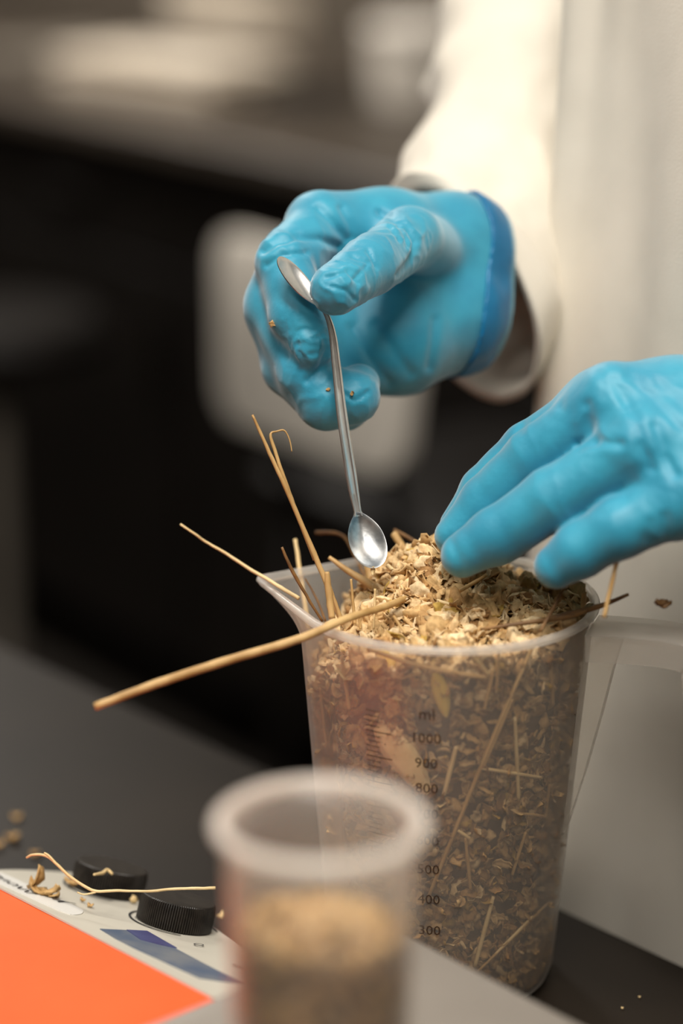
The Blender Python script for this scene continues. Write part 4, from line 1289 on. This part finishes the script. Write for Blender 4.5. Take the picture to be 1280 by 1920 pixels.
mk('side_shoot', V, F, SP, stem)
def husk(px, py, L, W, rot, m, label, lift=0.0012, curl=0.5, name='straw_husk', cat='husk', extra=None, plane=True):
    o = pan(px, py, PT) if plane else ground(px, py, 0.0)
    nrm = PN if plane else ZA
    e = unit(RT*math.cos(rot) - np.cross(nrm, RT)*math.sin(rot)); e = unit(e - nrm*np.dot(e, nrm)); f = np.cross(nrm, e)
    R = np.stack([e, f, nrm], 1)
    mb = MB()
    for (dx, dy, s, tilt) in (extra or [(0, 0, 1, 0)]):
        P = flake(L*s, W*s, curl, 0.0007, rng, 0.35)
        ct, st_ = math.cos(tilt), math.sin(tilt)
        Rt = np.array([[ct, 0, -st_], [0, 1, 0], [st_, 0, ct]])
        P = P @ Rt.T
        P = P - [0, 0, P[:, 2].min()]
        mb.add(P @ R.T + o + e*dx*mm + f*dy*mm + nrm*0.0001, FLF)
    return tag(mb.build(name, m), label, cat)
husk(78, 1682, 0.0125, 0.006, 0.45, M['husk'], 'large ragged brown husk lying on the white end of the control panel', extra=[(0, 0, 1, 0.05), (-4.5, 1, 0.75, 1.25), (2.5, -0.6, 0.8, 0.3), (4.8, -0.4, 0.5, 0.1)])
husk(137, 1669, 0.0085, 0.0038, 0.05, M['husk'], 'small brown husk on the panel under the grass stem, beside the far knob', extra=[(0, 0, 1, 0.1), (1, 0.6, 0.8, 0.3)])
husk(153, 1697, 0.0025, 0.0011, 0.6, M['husk'], 'tiny hooked crumb on the panel between husk and near knob', name='straw_crumb', cat='crumb')
husk(167, 1706, 0.0024, 0.0020, 0.3, M['husk'], 'tiny round crumb on the panel, nearest the blue picture', name='straw_crumb', cat='crumb')
husk(248, 1700, 0.0030, 0.0026, 1.2, M['straw_pale'], 'pale chip leaning on the foot of the near knob', name='straw_crumb', cat='crumb', extra=[(0, 0, 1, 1.2)])
husk(412, 1727, 0.0030, 0.0026, 0.2, M['straw_pale'], 'pale chip behind the near knob beside the cup', name='straw_crumb', cat='crumb', extra=[(0, 0, 1, 0.8)])
kt = hit_plane(190, 1634, PN, PCn + KH + PT)
V, F = tube_geo([hit_plane(176, 1640, PN, PCn+KH+PT+0.0011), hit_plane(192, 1637, PN, PCn+KH+PT+0.0012), hit_plane(201, 1631, PN, PCn+KH+PT+0.0019), hit_plane(211, 1639, PN, PCn+KH+PT+0.0010)],
                [0.5*mm, 0.75*mm, 0.7*mm, 0.5*mm], 7, n=24)
tag(mk('straw_curl', V, F, SP), 'small white curl lying on top of the far knob', 'curl')
# crumbs lying on the black bench
for (px, py, s, lb) in ((32, 1536, 4.2, 'blurred crumb on the black bench, topmost of the four at the left'), (24, 1577, 6.0, 'blurred crumb on the black bench, largest of the four at the left'),
                        (-2, 1591, 4.5, 'blurred crumb on the black bench cut by the left edge of the photo'), (66, 1606, 4.0, 'blurred crumb on the black bench, lowest of the four, by the grass stem tip')):
    husk(px, py, s*mm, s*mm*0.75, 0.2, M['husk'], lb, name='straw_crumb', cat='crumb', plane=False, extra=[(0, 0, 1, 0.1), (0.6, 0.4, 0.8, 0.5)])
for (px, py, s, lb) in ((1166, 1893, 0.9, 'tiny pale speck on the dark bench right of the jug, lower of two'), (1198, 1872, 0.8, 'tiny pale speck on the dark bench right of the jug, upper of two')):
    husk(px, py, s*mm, s*mm*0.7, 0.2, M['straw_pale'], lb, name='straw_crumb', cat='crumb', plane=False)
# brown husk on the handle, and a scrap under the palm
hz = JC + HD*0.078 + ZA*0.1565
V = np.concatenate([flake(0.0065, 0.0028, 0.3, 0.0006, rng, 0.4) @ rand_rot(rng, (0, -0.3, 1), 0.1).T + at(1243, 1134, 0.8935), flake(0.005, 0.0022, 0.3, 0.0006, rng, 0.4) @ rand_rot(rng, (0, -0.3, 1), 0.3).T + at(1238, 1131, 0.893)])
tag(mk('straw_husk', V, np.concatenate([FLF, FLF+2*FL_U*FL_V]).tolist(), M['straw_dark']), 'dark brown husk lying on top of the jug handle', 'husk')

# ------------------------------------------------------------------ grey platform and the small cup in front
PZ = 0.072
cA_, cB_ = ground(795, 1774, PZ), ground(1078, 1920, PZ)
ux = unit(cB_-cA_); vx = np.array([-ux[1], ux[0], 0])
if vx[1] < 0: vx = -vx
lfp = ground(440, 1846, PZ)
s_left = float((lfp-cA_) @ ux)
PW, PD = 0.20, 0.20
pc = cA_ + ux*(s_left + PW/2) - vx*(PD/2-0.004)
plat = thing('instrument_platform', (pc[0], pc[1], TZ), 'flat light grey platform with a rounded edge under the small blurred cup', 'platform')
rings = []
for (ins, z, r) in ((0.008, PZ-0.016, 0.006), (0.0005, PZ-0.013, 0.008), (0.0, PZ-0.006, 0.008), (0.0007, PZ-0.003, 0.008), (0.0022, PZ-0.0008, 0.007), (0.0045, PZ, 0.006)):
    q = rrect(PW/2-ins, PD/2-ins, r, 5)
    rings.append(pc*[1, 1, 0] + q[:, :1]*ux + q[:, 1:]*vx + np.array([0, 0, TZ+z]))
V, F = loft(rings); shade(mk('top_plate', V, F, M['enamel'], plat), 50)
bs = pc*[1, 1, 0] + np.array([0, 0, TZ])
rings = []
for (ins, z) in ((0.05, 0.006), (0.048, 0.010), (0.046, PZ-0.017)):
    q = rrect(PW/2-ins, PD/2-ins, 0.015, 5); rings.append(bs + q[:, :1]*ux + q[:, 1:]*vx + ZA*z)
V, F = loft(rings); shade(mk('base', V, F, M['grey'], plat), 40)
for sx in (-1, 1):
    for sy in (-1, 1):
        V, F = lathe_geo(bs + ux*sx*0.038 + vx*sy*0.038, [(0.006, 0.0002), (0.007, 0.002), (0.007, 0.0062)], 14)
        mk('foot', V, F, M['rubber'], plat)

CUPD = 0.665
cr = at(601, 1532, CUPD)                     # centre of the rim
CH = cr[2] - (TZ+PZ)
CCc = np.array([cr[0], cr[1], TZ+PZ+0.0003])
CR1 = 0.0268
cup = thing('plastic_cup', CCc, 'small milky plastic cup half full of brown mash on the grey platform', 'cup')
def cup_r(z): return CR1*(0.88 + 0.12*z/CH)
zz = np.linspace(0.004, CH-0.003, 10)
prof = [(0.0005, 0.0), (cup_r(0)-0.003, 0.0), (cup_r(0)-0.0005, 0.0015)] + [(cup_r(z), z) for z in zz] + [(cup_r(z)-0.0013, z) for z in zz[::-1]] + [(cup_r(0)-0.004, 0.0025), (0.0005, 0.0022)]
V, F = lathe_geo(CCc, prof, 80); mk('body', V, F, M['cup'], cup)
rt_, zc = 0.0020, CH-0.002
lp_ = [(CR1+0.0012+rt_*math.cos(a), zc+rt_*0.9*math.sin(a)) for a in np.linspace(0, 2*math.pi, 13)]
V, F = lathe_geo(CCc, lp_, 80); mk('rim', V, [f for f in F if len(f) == 4], M['cup_rim'], cup)
cm = Flakes()
def cup_heap(x, y):
    dx, dy = x-CCc[0], y-CCc[1]
    return (CH-0.037) + 0.006*np.exp(-(dx**2+dy**2)/0.0003) + 0.002*vnoise(np.stack([dx*150, dy*150, dx*0], 1)) - 0.05*dx
core = []
for z in np.linspace(0.004, CH-0.042, 14):
    r = cup_r(z)-0.0036
    rr = r - 0.0006*(1+vnoise(np.stack([np.cos(tt)*r*300, np.sin(tt)*r*300, np.full(NT2, z*300)], 1)))
    core.append(np.stack([CCc[0]+rr*np.cos(tt), CCc[1]+rr*np.sin(tt), np.full(NT2, CCc[2]+z)], 1))
for f in (0.95, 0.75, 0.5, 0.25, 0.03):
    r = (cup_r(CH-0.04)-0.0036)*f
    x, y = CCc[0]+r*np.cos(tt), CCc[1]+r*np.sin(tt)
    core.append(np.stack([x, y, CCc[2]+cup_heap(x, y)-0.002], 1))
cv, cf = loft(core)
cm.raw(cv, np.array([f for f in cf if len(f) == 4]), np.tile(np.array(lin(120, 88, 52)[:3]), (len(cv), 1))*(0.75+0.4*rng.random((len(cv), 1))))
for i in range(900):
    z = rng.uniform(0.004, CH-0.034); th = rng.uniform(0, 2*math.pi)
    r = cup_r(z) - 0.0030 - abs(rng.normal(0, 0.0008))
    L = rng.uniform(0.003, 0.0075); W = L*rng.uniform(0.35, 0.8)
    dk = 0.62 + 0.38*np.clip(z/(CH-0.03), 0, 1)
    cm.put(flake(L, W, rng.uniform(-0.3, 0.3), 0.0004, rng), np.array([CCc[0]+r*math.cos(th), CCc[1]+r*math.sin(th), CCc[2]+z]), rand_rot(rng, (math.cos(th), math.sin(th), 0), 0.3), pick(rng, (0.1, 0.25, 0.3, 0.05, 0.2, 0.1)))
for i in range(350):
    r = (cup_r(CH-0.04)-0.005)*math.sqrt(rng.random()); th = rng.uniform(0, 2*math.pi)
    x, y = CCc[0]+r*math.cos(th), CCc[1]+r*math.sin(th)
    L = rng.uniform(0.003, 0.007); W = L*rng.uniform(0.35, 0.8)
    cm.put(flake(L, W, rng.uniform(-0.6, 0.6), 0.0004, rng, 0.4), np.array([x, y, CCc[2]+cup_heap(np.array([x]), np.array([y]))[0]]), rand_rot(rng, (0, 0, 1), 0.6), pick(rng, (0.2, 0.3, 0.2, 0.1, 0.1, 0.1)))
co = flakes_build(cm, 'straw_mash', M['mash'], CCc+ZA*0.003)
tag(co, 'brown straw mash filling the lower part of the small plastic cup', 'mash', kind='stuff')
